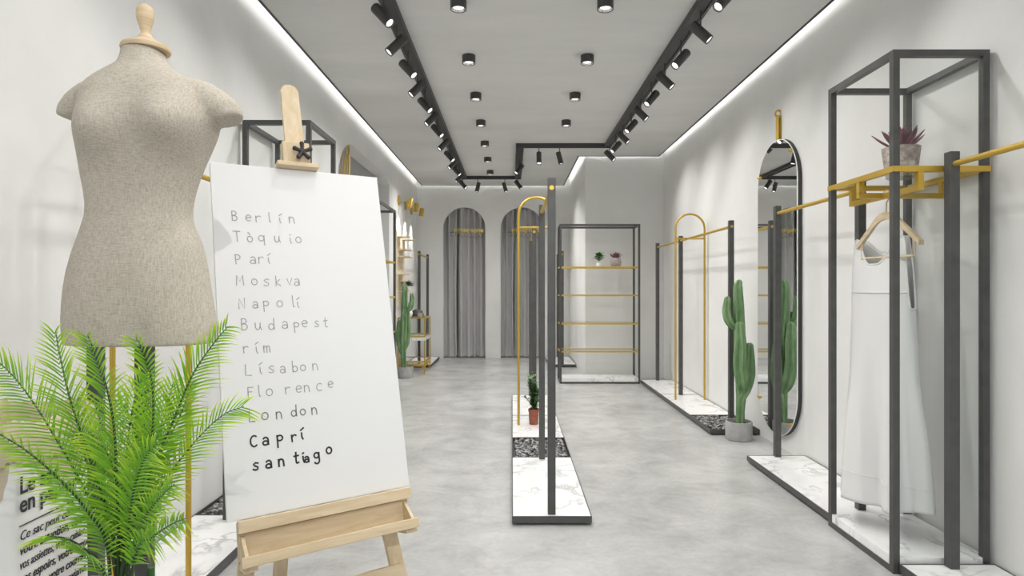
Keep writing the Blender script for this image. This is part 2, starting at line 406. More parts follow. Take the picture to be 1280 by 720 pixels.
def downlight(x, y, label):
    t = thing('downlight', (x, y, ZC), label, 'ceiling light', 'round surface downlights on the ceiling')
    MB().lathe([(0.0, -0.0005), (0.058, -0.0005), (0.058, -0.07), (0.052, -0.07), (0.05, -0.035), (0.0, -0.035)], n=28).build('housing', 'lamp_black', t)
    MB().lathe([(0.030, -0.040), (0.049, -0.0685), (0.0515, -0.0685), (0.034, -0.037)], n=28).build('reflector', 'chrome', t)
    MB().lathe([(0.0, -0.0515), (0.034, -0.0515), (0.034, -0.056), (0.0, -0.060)], n=24).build('lens', 'lamp_glow', t)
    spot_light('downlight_beam', t, (0, 0, -0.08), (0, 0, -1), DOWN_W*(1+0.17*max(0, y-4)), 150, 1.0, 0.05)
YD = [1.15, 2.2, 3.24, 4.28, 5.31, 6.34, 7.37, 8.42, 9.46, 10.5]
for i, y in enumerate(YD): downlight(-0.377, y, '%s round black downlight of the left ceiling row, counted from the front' % ORD[i])
for i, y in enumerate(YD[:7]): downlight(0.657, y, '%s round black downlight of the right ceiling row, counted from the front' % ORD[i])

# ------------------------------------------------------------------ plinths, gravel trays
PT = 0.055
def plinth(x0, x1, y0, y1, label, group='low marble plinths'):
    t = thing('display_plinth', ((x0+x1)/2, (y0+y1)/2, 0), label, 'plinth', group)
    hx, hy = (x1-x0)/2, (y1-y0)/2 - 0.0015; e = 0.006
    MB().box(-hx+0.03, hx-0.03, -hy+0.03, hy-0.03, 0, 0.014).build('base', 'black_metal', t)
    f = MB().box(-hx, -hx+e, -hy, hy, 0.014, PT).box(hx-e, hx, -hy, hy, 0.014, PT).box(-hx+e, hx-e, -hy, -hy+e, 0.014, PT).box(-hx+e, hx-e, hy-e, hy, 0.014, PT).box(-hx+e, hx-e, -hy+e, hy-e, 0.014, 0.018)
    f.build('frame', 'dark_metal', t)
    MB().box(-hx+e, hx-e, -hy+e, hy-e, 0.0185, PT-0.002).build('marble_top', 'marble', t)
def gravel_tray(x0, x1, y0, y1, label, seed=1):
    t = thing('gravel_tray', ((x0+x1)/2, (y0+y1)/2, 0), label, 'gravel tray', 'gravel trays between the plinths')
    hx, hy = (x1-x0)/2, (y1-y0)/2 - 0.0015; e = 0.006
    MB().box(-hx+0.03, hx-0.03, -hy+0.03, hy-0.03, 0, 0.014).build('base', 'black_metal', t)
    MB().box(-hx, -hx+e, -hy, hy, 0.014, PT).box(hx-e, hx, -hy, hy, 0.014, PT).box(-hx+e, hx-e, -hy, -hy+e, 0.014, PT).box(-hx+e, hx-e, hy-e, hy, 0.014, PT).box(-hx+e, hx-e, -hy+e, hy-e, 0.014, 0.018).build('frame', 'dark_metal', t)
    rnd = random.Random(seed); mb = MB()
    bm = bmesh.new(); bmesh.ops.create_icosphere(bm, subdivisions=1, radius=1)
    bv = [v.co.copy() for v in bm.verts]; bf = [[v.index for v in f.verts] for f in bm.faces]; bm.free()
    nx, ny = int(hx*2/0.038), int(hy*2/0.031)
    for i in range(nx):
        for j in range(ny):
            x = -hx+0.022+(i+0.5)*(2*hx-0.044)/nx + rnd.uniform(-.014, .014); y = -hy+0.022+(j+0.5)*(2*hy-0.044)/ny + rnd.uniform(-.012, .012)
            sx, sy, sz = rnd.uniform(.019, .033), rnd.uniform(.014, .024), rnd.uniform(.009, .017)
            x = max(-hx+0.036, min(hx-0.036, x)); y = max(-hy+0.036, min(hy-0.036, y))
            Mx = Matrix.Translation((x, y, 0.035+rnd.uniform(0, .014))) @ Matrix.Rotation(rnd.uniform(0, 6), 4, 'Z') @ Matrix.Rotation(rnd.uniform(-.5, .5), 4, 'X') @ Matrix.Diagonal((sx, sy, sz, 1))
            mb.add([v*rnd.uniform(.78, 1.12) for v in bv], bf, False, Mx)
    tag(mb.build('gravel', 'gravel', t), kind='stuff')
# centre island
plinth(0.0, 0.471, 3.58, 4.84, 'white marble plinth at the near end of the centre island')
gravel_tray(0.0, 0.471, 4.84, 5.475, 'tray of dark grey stones in the middle of the centre island', 3)
plinth(0.0, 0.471, 5.475, 6.43, 'marble plinth under the gold arch and the terracotta pot in the centre island')
plinth(0.0, 0.471, 6.43, 7.67, 'farthest marble plinth of the centre island')
# right side
plinth(1.888, 2.354, 3.60, 4.89, 'marble plinth by the right wall, between the black display frame and the long mirror')
plinth(1.888, 2.354, 1.66, 2.965, 'nearest marble plinth at the bottom right corner of the photo')
gravel_tray(1.885, 2.355, 5.78, 6.45, 'tray of dark stones by the right wall behind the cactus pot', 5)
plinth(1.885, 2.355, 6.45, 7.70, 'marble plinth under the gold arch by the right wall')
plinth(1.885, 2.355, 7.70, 8.92, 'marble plinth by the right wall reaching the back shelf unit')
# left side
plinth(-1.886, -1.424, 1.0, 2.32, 'marble plinth by the left wall under the paper sack')
plinth(-1.886, -1.424, 2.32, 3.61, 'white marble plinth behind the palm by the left wall')
gravel_tray(-1.886, -1.424, 3.61, 4.22, 'tray of dark stones by the left wall beside the white board', 9)
plinth(-1.886, -1.424, 10.68, 11.93, 'far marble plinth by the left wall beyond the glass case')
plinth(0.655, 1.123, 10.71, 11.93, 'far marble plinth behind the open shelf unit')

# ------------------------------------------------------------------ clothes rails
def clothes_rail(x, ys, label, over=0.05, z0=PT-0.001):
    t = thing('clothes_rail', (x, ys[0], 0), label, 'clothes rail', 'dark posts with a brass bar')
    h = 0.023
    for y in ys:
        MB().box(-h, h, y-ys[0]-h, y-ys[0]+h, z0, 2.055, b=0.002).build('post', 'dark_metal', t)
    MB().cyl((0, -0.0255, 1.995), (0, ys[-1]-ys[0]+0.0255, 1.995), 0.014, 18).build('rail_bar', 'brass_painted', t)
clothes_rail(0.236, [3.63, 4.80], 'clothes rail on the near end of the centre island')
clothes_rail(0.236, [6.46, 7.62], 'clothes rail on the far end of the centre island')
clothes_rail(2.12, [3.70, 4.86], 'clothes rail on the plinth between the display frame and the mirror')
clothes_rail(2.12, [1.75, 2.93], 'nearest clothes rail, at the right edge in front of the white dress')
t = None
clothes_rail(2.125, [5.90, 7.66, 8.88], 'three-post clothes rail beside the cactus on the right wall', z0=PT-0.001)
clothes_rail(-1.656, [2.42, 3.55], 'clothes rail behind the mannequin by the left wall')
clothes_rail(-1.645, [10.77, 11.85], 'clothes rail on the far left plinth beyond the glass case')
clothes_rail(0.892, [10.76, 11.85], 'clothes rail on the far plinth behind the open shelf unit')
# brass arches
def arch_stand(cx, y, label, w=0.35, top=2.29):
    t = thing('brass_arch', (cx, y, PT), label, 'arch', 'tall brass hoops')
    r = w/2; H = top-PT; pts = [(-r, 0, -0.003)] + [(-r, 0, H-r)] + [(-r*math.cos(a*PI/20), 0, H-r+r*math.sin(a*PI/20)) for a in range(1, 20)] + [(r, 0, H-r), (r, 0, -0.003)]
    MB().tube(pts, 0.0125, 14).build('hoop', 'brass_painted', t)
    MB().cyl((-r, 0, 1.995-PT), (r, 0, 1.995-PT), 0.010, 12).build('crossbar', 'brass_painted', t)
arch_stand(0.24, 5.98, 'slim brass arch standing on the centre island')
arch_stand(2.147, 7.33, 'slim brass arch standing on the right-hand plinth')
arch_stand(-1.665, 2.80, 'brass arch behind the palm, its legs showing below the mannequin')

# ------------------------------------------------------------------ display frames
def frame_edges(x0, x1, y0, y1, z0, z1, e):
    mb = MB()
    for x in (x0, x1-e):
        for y in (y0, y1-e): mb.box(x, x+e, y, y+e, z0, z1)
    for z in (z0, z1-e):
        for y in (y0, y1-e): mb.box(x0+e, x1-e, y, y+e, z, z+e)
        for x in (x0, x1-e): mb.box(x, x+e, y0+e, y1-e, z, z+e)
    return mb
def display_frame(x0, y0, label, mirror=1):
    w, d, H = 0.473, 0.612, 2.568; e = 0.032
    t = thing('display_rack', (x0+w/2, y0+d/2, 0), label, 'display rack', 'tall dark display racks')
    X0, X1, Y0, Y1 = -w/2, w/2, -d/2, d/2
    frame_edges(X0, X1, Y0, Y1, 0, H, e).build('frame', 'dark_metal', t)
    MB().box(X0+0.004, X1-0.004, Y0+e+.001, Y1-e-.001, e+0.0005, 0.078).box(X0+e+.001, X1-e-.001, Y0+.004, Y0+e, e+0.0005, 0.078).build('marble_base', 'marble', t)
    MB().box(X0+e, X1-e, Y0+0.012, Y0+0.018, 0.079, H-e).build('glass_panel', 'glass', t)
    b = 0.028; z1 = 1.998
    sh = MB().box(X0-0.003, X0+b, Y0+b, Y1-b, z1-b, z1).box(X1-b, X1+0.003, Y0+b, Y1-b, z1-b, z1).box(X0-0.003, X1+0.003, Y0-0.003, Y0+b, z1-b, z1).box(X0-0.003, X1+0.003, Y1-b, Y1+0.003, z1-b, z1).build('shelf_ring', 'brass_painted', t)
    MB().box(X0+b, X1-b, Y0+b, Y1-b, z1-0.012, z1-0.004).build('glass_shelf', 'glass', sh)
    # hanging brackets: one bar front to back, one side to side
    zb = 1.893; bx = -0.10*mirror; br = MB(); h = b/2
    br.box(bx-h, bx+h, Y0, Y1, zb-h, zb+h).box(bx-h, bx+h, Y0, Y0+b, zb+h, z1-b).box(bx-h, bx+h, Y1-b, Y1, zb+h, z1-b)
    br.box(X0, X1, -h, h, zb-h+0.004, zb+h+0.004).box(X0, X0+b, -h, h, zb+h, z1-b).box(X1-b, X1, -h, h, zb+h, z1-b)
    br.build('hanging_bracket', 'brass_painted', t)
    return t
display_frame(1.866, 2.975, 'tall dark display frame holding the white dress and a succulent on its brass shelf')
display_frame(-1.874, 4.225, 'tall dark display frame half hidden behind the white easel board')
# open shelf units
def shelf_unit(cx, cy, w, d, label, rz=0):
    H = 2.336; e = 0.028
    t = thing('shelf_unit', (cx, cy, 0), label, 'shelf unit', 'dark framed shelf units with brass shelves', rz)
    X0, X1, Y0, Y1 = -w/2, w/2, -d/2, d/2
    frame_edges(X0, X1, Y0, Y1, 0, H, e).build('frame', 'dark_metal', t)
    MB().box(X0+e, X1-e, Y0+.004, Y1-.004, e+0.0005, 0.078).build('marble_base', 'marble', t)
    for z in (0.478, 0.885, 1.30, 1.715):
        b = 0.020
        s = MB().box(X0+.002, X1-.002, Y0+.002, Y0+b, z-b, z).box(X0+.002, X1-.002, Y1-b, Y1-.002, z-b, z).box(X0+.002, X0+b, Y0+b, Y1-b, z-b, z).box(X1-b, X1-.002, Y0+b, Y1-b, z-b, z).build('shelf', 'brass_painted', t)
        MB().box(X0+b, X1-b, Y0+b, Y1-b, z-0.010, z-0.003).build('glass_shelf', 'glass', s)
    return t
shelf_unit(1.287, 9.095, 1.177, 0.41, 'open dark shelf unit with four brass shelves against the back right wall')
shelf_unit(-1.627, 6.762, 1.177, 0.448, 'open dark shelf unit seen end-on just right of the easel board', R(90))
# lattice screen in the niche
def lattice():
    t = thing('lattice_screen', (XL-0.03, NY0, 0), 'golden lattice screen with a curved top in the left wall niche', 'screen')
    def top(y): return 2.44+math.sqrt(max(0, 0.66**2-(7.26-NY0-y)**2)) if y < 0.66 else NZ
    Y0, Y1 = 0.012, 0.60
    out = [(y, top(y)-0.02) for y in [Y0+(Y1-Y0)*i/16 for i in range(17)]]
    fr = MB().tube([(0, Y0, 0.012)] + [(0, a, b) for a, b in out] + [(0, Y1, 0.012)], 0.010, 8, closed=True)
    fr.build('frame', 'brass_painted', t)
    mb = MB()
    for s in (1, -1):
        c = -1.2
        while c < 4.6:
            seg = []
            for i in range(61):
                y = Y0+(Y1-Y0)*i/60; z = c + s*y*2.6
                ok = 0.02 < z < top(y)-0.02
                if ok: seg.append((0.004*s, y, z))
                if (not ok or i == 60) and len(seg) > 1:
                    mb.tube([seg[0], seg[-1]], 0.0045, 6); seg = []
                elif not ok: seg = []
            c += 0.30
    mb.build('lattice', 'brass_painted', t)
lattice()

# ------------------------------------------------------------------ curtains and signs
def curtain(cx, seed, label, group='fitting room curtains'):
    t = thing('fitting_room_curtain', (cx, YB+0.19, 0), label, 'curtain', group)
    rnd = random.Random(seed)
    for (x0, x1, ph) in ((-0.45, -0.155, 0.3), (-0.14, 0.45, 1.7)):
        nx, nz = int((x1-x0)/0.005), 40; vs = []; fs = []
        k1 = rnd.uniform(46, 52)
        for j in range(nz+1):
            v = j/nz; z = 0.012+3.05*v**1.3
            for i in range(nx+1):
                x = x0+(x1-x0)*i/nx
                amp = 0.042+0.02*noise.noise(Vector((x*6, z*0.5, seed)))
                y = amp*math.sin(k1*x+ph+1.2*noise.noise(Vector((x*5, z*0.35, seed+3))))+0.02*noise.noise(Vector((x*14, z*0.8, seed+9)))
                if z < 0.22:   # pooled hem
                    q = (0.22-z)/0.22; y -= 0.035*q*q + 0.035*q*noise.noise(Vector((x*22, z*14, seed))); 
                    x += 0.02*q*noise.noise(Vector((x*15, z*9, seed+20)))
                gap = 0.018*math.sin(min(1, z/2.4)*PI) if x1 < 0 else 0
                xx = x-gap*(i/nx)**3 if x1 < 0 else x
                vs.append((xx, y, z))
        for j in range(nz):
            for i in range(nx):
                a = j*(nx+1)+i; fs.append((a, a+1, a+nx+2, a+nx+1))
        o = MB().add(vs, fs, True).build('curtain_panel', 'curtain_cloth', t)
        md = o.modifiers.new('thick', 'SOLIDIFY'); md.thickness = 0.003
    pts = []
    for i in range(49):
        x = -0.28+0.66*i/48; pts.append((x, -0.08, 2.47-0.05*abs(math.sin((x+0.28)*PI/0.094))-0.02*math.sin(x*9)))
    MB().tube(pts, 0.003, 6).build('swag_cord', 'black_metal', t)
    MB().cyl((-0.27, -0.075, 2.53), (0.40, -0.075, 2.53), 0.0035, 6).build('wire', 'black_metal', t)
curtain((A1[0]+A1[1])/2, 4, 'grey pleated curtain in the left arched fitting room')
curtain((A2[0]+A2[1])/2, 11, 'grey pleated curtain in the right arched fitting room behind the centre island posts')
def text_mesh(s, size, ext=0.0, sx=1.0, shear=0.0, bold=0.0, spacing=1.0, align='LEFT'):
    c = bpy.data.curves.new('lettering', 'FONT'); c.body = s; c.size = size; c.extrude = ext; c.shear = shear; c.offset = bold; c.space_character = spacing
    c.align_x = align; c.resolution_u = 3
    o = bpy.data.objects.new('lettering', c); COL.objects.link(o)
    dg = bpy.context.evaluated_depsgraph_get(); dg.update()
    me = bpy.data.meshes.new_from_object(o.evaluated_get(dg))
    bpy.data.objects.remove(o); bpy.data.curves.remove(c)
    for v in me.vertices: v.co.x *= sx
    return me
sm = text_mesh('FITTING ROOM', 0.112, 0.008, 0.92, 0, 0.0028, 1.10)
_w = max(v.co.x for v in sm.vertices)
for v in sm.vertices: v.co.x *= 0.575/_w
mat('sign_gold', (0.92, 0.68, 0.14), 0.4)
sm.materials.append(MT['sign_gold'])
def sign(x, label):
    t = thing('fitting_room_sign', (x, YB+0.012, 2.505), label, 'sign', 'gold lettering over the curtains')
    o = bpy.data.objects.new('lettering', sm); COL.objects.link(o); o.parent = t; o.rotation_euler = (R(90), 0, 0)
    MB().cyl((-0.10, 0.0, 0.002), (0.60, 0.0, 0.002), 0.004, 6).build('support_bar', 'black_metal', t)
sign(-1.15, 'gold sign reading FITTING ROOM across the left arch')
sign(-0.003, 'gold sign reading FITTING ROOM across the right arch')

# ------------------------------------------------------------------ mirror
def stadium(w, h, r, n=16, inset=0.0):
    w -= inset; h -= inset; r -= inset; pts = []
    for cy, cz, a0 in ((w/2-r, h/2-r, 0), (-w/2+r, h/2-r, 1), (-w/2+r, -h/2+r, 2), (w/2-r, -h/2+r, 3)):
        for i in range(n+1):
            a = (a0+i/n)*PI/2; pts.append((cy+r*math.cos(a), cz+r*math.sin(a)))
    return pts
t = thing('wall_mirror', (2.345, 5.345, 1.405), 'long round-ended mirror hanging from a gold strap on the right wall', 'mirror')
MB().prism(stadium(0.80, 2.585, 0.399), -0.018, 0.013, 'X').build('back_board', 'black_metal', t)
MB().prism(stadium(0.80, 2.585, 0.399), -0.0225, -0.0183, 'X').build('rim', 'white_paint', t)
MB().prism(stadium(0.80, 2.585, 0.399, inset=0.016), -0.0250, -0.0228, 'X').build('mirror_glass', 'mirror', t)
for dy, dz in ((0.34, 1.02), (-0.27, 1.13), (0.34, -1.02), (-0.27, -1.13)):
    a = math.atan2(dz-0.9*math.copysign(1, dz), dy); cy, cz = 0.375*math.cos(a), 0.9*math.copysign(1, dz)+0.375*math.sin(a)
    MB().box(-0.035, 0.0, cy-0.016, cy+0.016, cz-0.014, cz+0.014, b=0.003).cyl((-0.045, cy, cz), (-0.03, cy, cz), 0.008, 10).build('clip', 'brass', t)
s = MB().box(-0.016, -0.008, -0.025, 0.025, 1.28, 1.50, b=0.002).box(0.004, 0.010, -0.025, 0.025, 1.28, 1.50).tube([(-0.004, math.sin(a)*0.0, 1.50+0.004) for a in (0, 1)], 0.001, 6)
s.build('strap', 'brass_painted', t)
MB().tube([(0.013, 0, 1.50)] + [(-0.004-0.026*math.cos(a), 0.0, 1.525+0.03*math.sin(a)) for a in [i*PI/8-0.6 for i in range(10)]], 0.009, 10).tube([(-0.004, -0.026, 1.498), (-0.004, 0.026, 1.498)], 0.012, 10).build('hook', 'brass_painted', t)

# ------------------------------------------------------------------ dress on a hanger
CX, CY = 2.02, 3.35
dvx, dvy = 0.243, -0.970       # hanger direction towards the camera
ang = math.atan2(dvy, dvx)
zb = 1.893+0.018
t = thing('clothes_hanger', (2.02, 3.281, 1.911), 'light wooden hanger hooked on the brass bar inside the display frame', 'hanger', rz=ang)
def hang():
    hk = [(0.0, 0.0, -0.13), (0, 0, -0.06), (0.006, 0, -0.045), (0.02, 0, -0.025), (0.022, 0, -0.003), (0.012, 0, 0.012), (0, 0, 0.016), (-0.012, 0, 0.012), (-0.02, 0, 0.0)]
    MB().tube(catmull(hk, 4), 0.003, 8).build('hook', 'turned_wood', t)
    mb = MB()
    for s in (1, -1):
        pts = catmull([(0, 0, -0.115), (s*0.05, 0, -0.13), (s*0.12, 0.004, -0.195), (s*0.17, 0.008, -0.245), (s*0.20, 0.012, -0.275)], 5)
        n = len(pts)
        for i in range(n-1):
            a, b = pts[i], pts[i+1]; ha = 0.026-0.010*i/n; hb = 0.026-0.010*(i+1)/n; w = 0.008+0.010*(i/n)**2; w2 = 0.008+0.010*((i+1)/n)**2
            vs = [(a.x, a.y-w, a.z-ha), (a.x, a.y+w, a.z-ha), (a.x, a.y+w, a.z+ha*0.6), (a.x, a.y-w, a.z+ha*0.6), (b.x, b.y-w2, b.z-hb), (b.x, b.y+w2, b.z-hb), (b.x, b.y+w2, b.z+hb*0.6), (b.x, b.y-w2, b.z+hb*0.6)]
            mb.add(vs, [(0, 1, 2, 3), (7, 6, 5, 4), (0, 4, 5, 1), (1, 5, 6, 2), (2, 6, 7, 3), (3, 7, 4, 0)])
    mb.cyl((-0.165, 0, -0.345), (0.165, 0, -0.345), 0.007, 10)
    for s in (1, -1): mb.cyl((s*0.168, 0.004, -0.35), (s*0.168, 0.006, -0.25), 0.005, 8)
    mb.build('hanger_body', 'beech_rail', t)
hang()
def dress():
    t = thing('dress', (2.045, 3.36, 0), 'white sleeveless dress hanging in the tall dark display frame', 'dress', rz=ang)
    na, nv = 160, 70; vs = []; fs = []
    prof = [(0.20, 0.262, 0.125), (0.32, 0.258, 0.115), (0.6, 0.240, 0.10), (0.9, 0.212, 0.085), (1.1, 0.205, 0.078), (1.25, 0.196, 0.075), (1.38, 0.190, 0.070), (1.5, 0.186, 0.060), (1.6, 0.180, 0.044), (1.68, 0.172, 0.030)]
    def sstep(a, b, x):
        q = max(0, min(1, (x-a)/(b-a))); return q*q*(3-2*q)
    for i in range(na):
        th = 2*PI*i/na; c = abs(math.cos(th)); front = math.sin(th) < 0
        nf = 1.53 if front else 1.60; neck = nf + (1.675-nf)*sstep(0.15, 0.84, c)
        side = 1.29 + (1.675-1.29)*(1-sstep(0.93, 0.995, c))
        ztop = min(neck, side, 1.675)
        for j in range(nv+1):
            q = j/nv; zb0 = 0.235 + 0.025*math.sin(th+0.8); z = zb0+(ztop-zb0)*q
            a, b = interp(prof, z)
            pl = (1-sstep(0.3, 1.30, z))
            f = 1+pl*(0.30*noise.noise(Vector((math.cos(th)*1.8, math.sin(th)*1.8, z*0.5)))+0.17*math.sin(6*th+1.0+z*0.8)+0.09*math.sin(11*th+2*z)) + 0.02*noise.noise(Vector((math.cos(th)*3, math.sin(th)*3, z*4)))
            sx = math.cos(th); sy = math.sin(th)
            x = a*sx*(1+0.45*(f-1)); y = b*math.copysign(abs(sy)**0.8, sy)*f
            vs.append((x+0.03*(1.3-z)*0.6, y, z))
    for i in range(na):
        for j in range(nv):
            a = i*(nv+1)+j; b = ((i+1) % na)*(nv+1)+j; fs.append((a, b, b+1, a+1))
    o = MB().add(vs, fs, True).build('dress_body', 'dress_cotton', t)
    md = o.modifiers.new('t', 'SOLIDIFY'); md.thickness = 0.004
    def ring(zf, name, r, lo=0, hi=na, off=0.003, mt='dress_cotton'):
        pts = []
        for i in range(lo, hi):
            ii = i % na; col = vs[ii*(nv+1):(ii+1)*(nv+1)]
            if zf == 'top': p = Vector(col[-1])
            else:
                p = Vector(min(col, key=lambda q: abs(q[2]-zf))); k = min(range(nv), key=lambda q: abs(col[q][2]-zf)); z0, z1 = col[k][2], col[k+1][2]
                tt = (zf-z0)/(z1-z0) if z1 != z0 else 0; tt = max(-1, min(1, tt)); p = Vector(col[k]).lerp(Vector(col[k+1]), tt)
            pts.append(p+Vector((p.x, p.y*2, 0)).normalized()*off)
        MB().tube(pts, r, 6, closed=(hi-lo == na)).build(name, mt, t)
    ring(1.375, 'waist_seam', 0.0025); ring(0.37, 'hem_seam', 0.002, off=0.001); ring('top', 'neckline_binding', 0.005, off=0.0)
dress()

# ------------------------------------------------------------------ plants
def leaf_add(mb, base, d, up, L, w, bend=0.3, n=3, fold=0.15):
    d = Vector(d).normalized(); up = Vector(up); side = d.cross(up)
    if side.length < 1e-4: side = d.cross(Vector((1, 0, 0)))
    side.normalize(); up = side.cross(d).normalized(); vs = []; fs = []
    for i in range(n+1):
        q = i/n; c = Vector(base)+d*(L*q)-up*(bend*L*q*q); ww = w*(math.sin(PI*min(1, 0.12+0.88*q))**0.8)
        vs += [c+side*ww+up*fold*ww, c-up*0.0, c-side*ww+up*fold*ww]
    for i in range(n):
        a = i*3; fs += [(a, a+1, a+4, a+3), (a+1, a+2, a+5, a+4)]
    mb.add(vs, fs, True)
def pot_profile(kind):
    return {'cyl': [(0.0, 0.0), (0.112, 0.0), (0.119, 0.008), (0.119, 0.165), (0.116, 0.17), (0.106, 0.17), (0.104, 0.14), (0.0, 0.14)],
            'terra': [(0.0, 0.0), (0.044, 0.0), (0.049, 0.12), (0.054, 0.122), (0.054, 0.15), (0.048, 0.15), (0.046, 0.135), (0.0, 0.135)],
            'taper': [(0.0, 0.0), (0.066, 0.0), (0.074, 0.006), (0.091, 0.155), (0.092, 0.168), (0.085, 0.170), (0.080, 0.150), (0.0, 0.148)],
            'round': [(0.0, 0.0), (0.055, 0.0), (0.072, 0.02), (0.083, 0.065), (0.078, 0.115), (0.074, 0.12), (0.074, 0.135), (0.066, 0.135), (0.064, 0.12), (0.0, 0.12)],
            'cup': [(0.0, 0.0), (0.028, 0.0), (0.038, 0.012), (0.042, 0.045), (0.04, 0.06), (0.035, 0.06), (0.033, 0.05), (0.0, 0.05)]}[kind]
def cactus(loc, label, rz=0):
    t = thing('potted_cactus', loc, label, 'cactus', 'tall potted cacti', rz)
    p = MB().lathe(pot_profile('cyl'), n=40).build('pot', 'concrete_pot', t)
    MB().lathe([(0.0, 0.141), (0.103, 0.141), (0.09, 0.148), (0.0, 0.152)], n=24).build('soil', 'soil', p)
    s = 1/134.2
    def limb(px, rad, dep, ribs=5, rd=0.30):
        # px: list of (x offset px, z px above pot bottom)
        pts = [((x)*s, d, z*s) for (x, z), d in zip(px, dep)]
        cur = catmull(pts, 6); n = len(cur); rr = []
        for i in range(n):
            q = i/(n-1)*(len(rad)-1); k = min(int(q), len(rad)-2); rr.append((rad[k]+(rad[k+1]-rad[k])*(q-k))*s)
        d = (cur[-1]-cur[-2]).normalized(); rl = rr[-1]; last = cur[-1].copy()
        for a in (0.35, 0.65, 0.87, 0.97):
            cur.append(last+d*rl*a*1.1); rr.append(rl*math.sqrt(max(0.01, 1-a*a)))
        MB().tube(cur, rr, 40, ribs=ribs, rd=rd).build('stem', 'cactus_skin', t)
        # areole lines along the ribs
    limb([(3, 18), (3, 35), (4, 60), (3, 100), (2, 135), (1, 165), (0, 188), (1.5, 195)], [4.2, 4.2, 5.2, 6.0, 5.6, 5.2, 4.6, 3.2], [0.02]*8)
    limb([(4, 60), (1, 72), (-2, 95), (-1.5, 120), (-2, 142)], [4.5, 6.2, 6.6, 6.0, 4.2], [0.0, -0.04, -0.06, -0.06, -0.055])
    limb([(4, 50), (8, 62), (12.5, 80), (13, 100), (13, 116)], [4.5, 6.0, 6.0, 5.2, 3.8], [0.02, 0.0, -0.01, -0.01, -0.01])
    limb([(1, 140), (-6, 141), (-12, 148), (-14.5, 160), (-13.5, 174)], [3.4, 4.0, 4.6, 4.4, 3.2], [0.02, 0.02, 0.01, 0.01, 0.01])
    limb([(1, 136), (-5, 139), (-9.5, 146), (-10, 156)], [2.4, 3.0, 3.2, 2.4], [0.03, 0.05, 0.055, 0.055])
    return t
c0 = cactus((2.10, 5.63, 0), 'tall green cactus in a round concrete pot by the mirror')
c1 = copy_tree(c0); c1.location = (-1.665, 9.50, 0); c1.rotation_euler = (0, 0, R(180)); tag(c1, 'tall green cactus in a concrete pot in front of the far glass case')
# small shrub on the island
t = thing('potted_shrub', (0.215, 6.02, PT-0.001), 'small leafy green shrub in a terracotta pot on the centre island', 'plant')
p = MB().lathe(pot_profile('terra'), n=32).build('pot', 'terracotta', t)
MB().lathe([(0, 0.1355), (0.046, 0.1355), (0.0, 0.142)], n=20).build('soil', 'soil', p)
mb = MB(); lv = MB(); rnd = random.Random(5)
for k in range(22):
    a = rnd.uniform(0, 2*PI); h = rnd.uniform(0.12, 0.40); r = rnd.uniform(0.02, 0.08)*(1.2-h*1.6)
    pts = catmull([(0, 0, 0.13), (r*0.5*math.cos(a), r*0.5*math.sin(a), 0.13+h*0.5), (r*math.cos(a)*1.6, r*math.sin(a)*1.6, 0.13+h)], 5)
    mb.tube(pts, 0.0025, 6)
    for i, q in enumerate(pts):
        if i < 2: continue
        for _ in range(3):
            b = rnd.uniform(0, 2*PI); leaf_add(lv, q, (math.cos(b), math.sin(b), rnd.uniform(0.1, 0.8)), (0, 0, 1), rnd.uniform(0.032, 0.052), 0.013, 0.2)
mb.build('twigs', 'bark', t); lv.build('leaves', 'shrub_leaf', t)
# succulents
def succulent(loc, kind, mt, label, nl=30, L=0.13, zt=0.155, w=0.020):
    t = thing('potted_succulent', loc, label, 'plant', 'dark red succulents in clay pots')
    p = MB().lathe(pot_profile(kind), n=40).build('pot', mt, t)
    r0 = 0.07
    MB().lathe([(0, zt-0.004), (r0*0.9, zt-0.004), (0.0, zt+0.006)], n=20).build('soil', 'soil', p)
    lv = MB(); rnd = random.Random(8)
    for k in range(nl):
        a = k*2.39996; q = k/nl; el = 0.45+1.0*q
        d = Vector((math.cos(a)*math.cos(el), math.sin(a)*math.cos(el), math.sin(el)))
        leaf_add(lv, Vector((math.cos(a), math.sin(a), 0))*0.02*(1-q)+Vector((0, 0, zt)), d, (0, 0, 1), L*(1.1-0.2*q)*rnd.uniform(.9, 1.1), w*(1-0.3*q), -0.22, 5, 0.45)
    o = lv.build('leaves', 'succulent_leaf', t); md = o.modifiers.new('t', 'SOLIDIFY'); md.thickness = 0.004; md.offset = 0
    return t
succulent((2.118, 3.31, 1.9945), 'taper', 'weathered_clay', 'spiky dark red succulent in a weathered clay pot on the brass shelf above the dress')
succulent((1.545, 9.06, 1.7125), 'round', 'pink_clay', 'small dark red succulent in a rounded pinkish pot on the top shelf', 26, 0.095, 0.125, 0.017)
def bushy(loc, mt, label, r=0.075, zc=0.13, seed=2):
    t = thing('potted_herb', loc, label, 'plant')
    MB().lathe(pot_profile('cup'), n=28).build('pot', 'white_paint', t)
    st = MB(); lv = MB(); rnd = random.Random(seed)
    for k in range(46):
        a = rnd.uniform(0, 2*PI); e = rnd.uniform(-0.3, 1.4); rr = r*rnd.uniform(.5, 1)
        q = Vector((rr*math.cos(a)*math.cos(e), rr*math.sin(a)*math.cos(e), zc+rr*math.sin(e)))
        st.tube([(0, 0, 0.05), (0, 0, 0.09), q], 0.0018, 5)
        for _ in range(5):
            b = rnd.uniform(0, 2*PI); leaf_add(lv, q+Vector((rnd.uniform(-.012, .012),)*3), (math.cos(b), math.sin(b), rnd.uniform(-.2, .8)), (0, 0, 1), rnd.uniform(.028, .042), 0.013, 0.2)
    st.build('stems', 'bark', t); lv.build('leaves', mt, t)
bushy((1.29, 9.03, 1.7125), 'bright_leaf', 'small bright green bushy plant in a white cup on the top shelf')

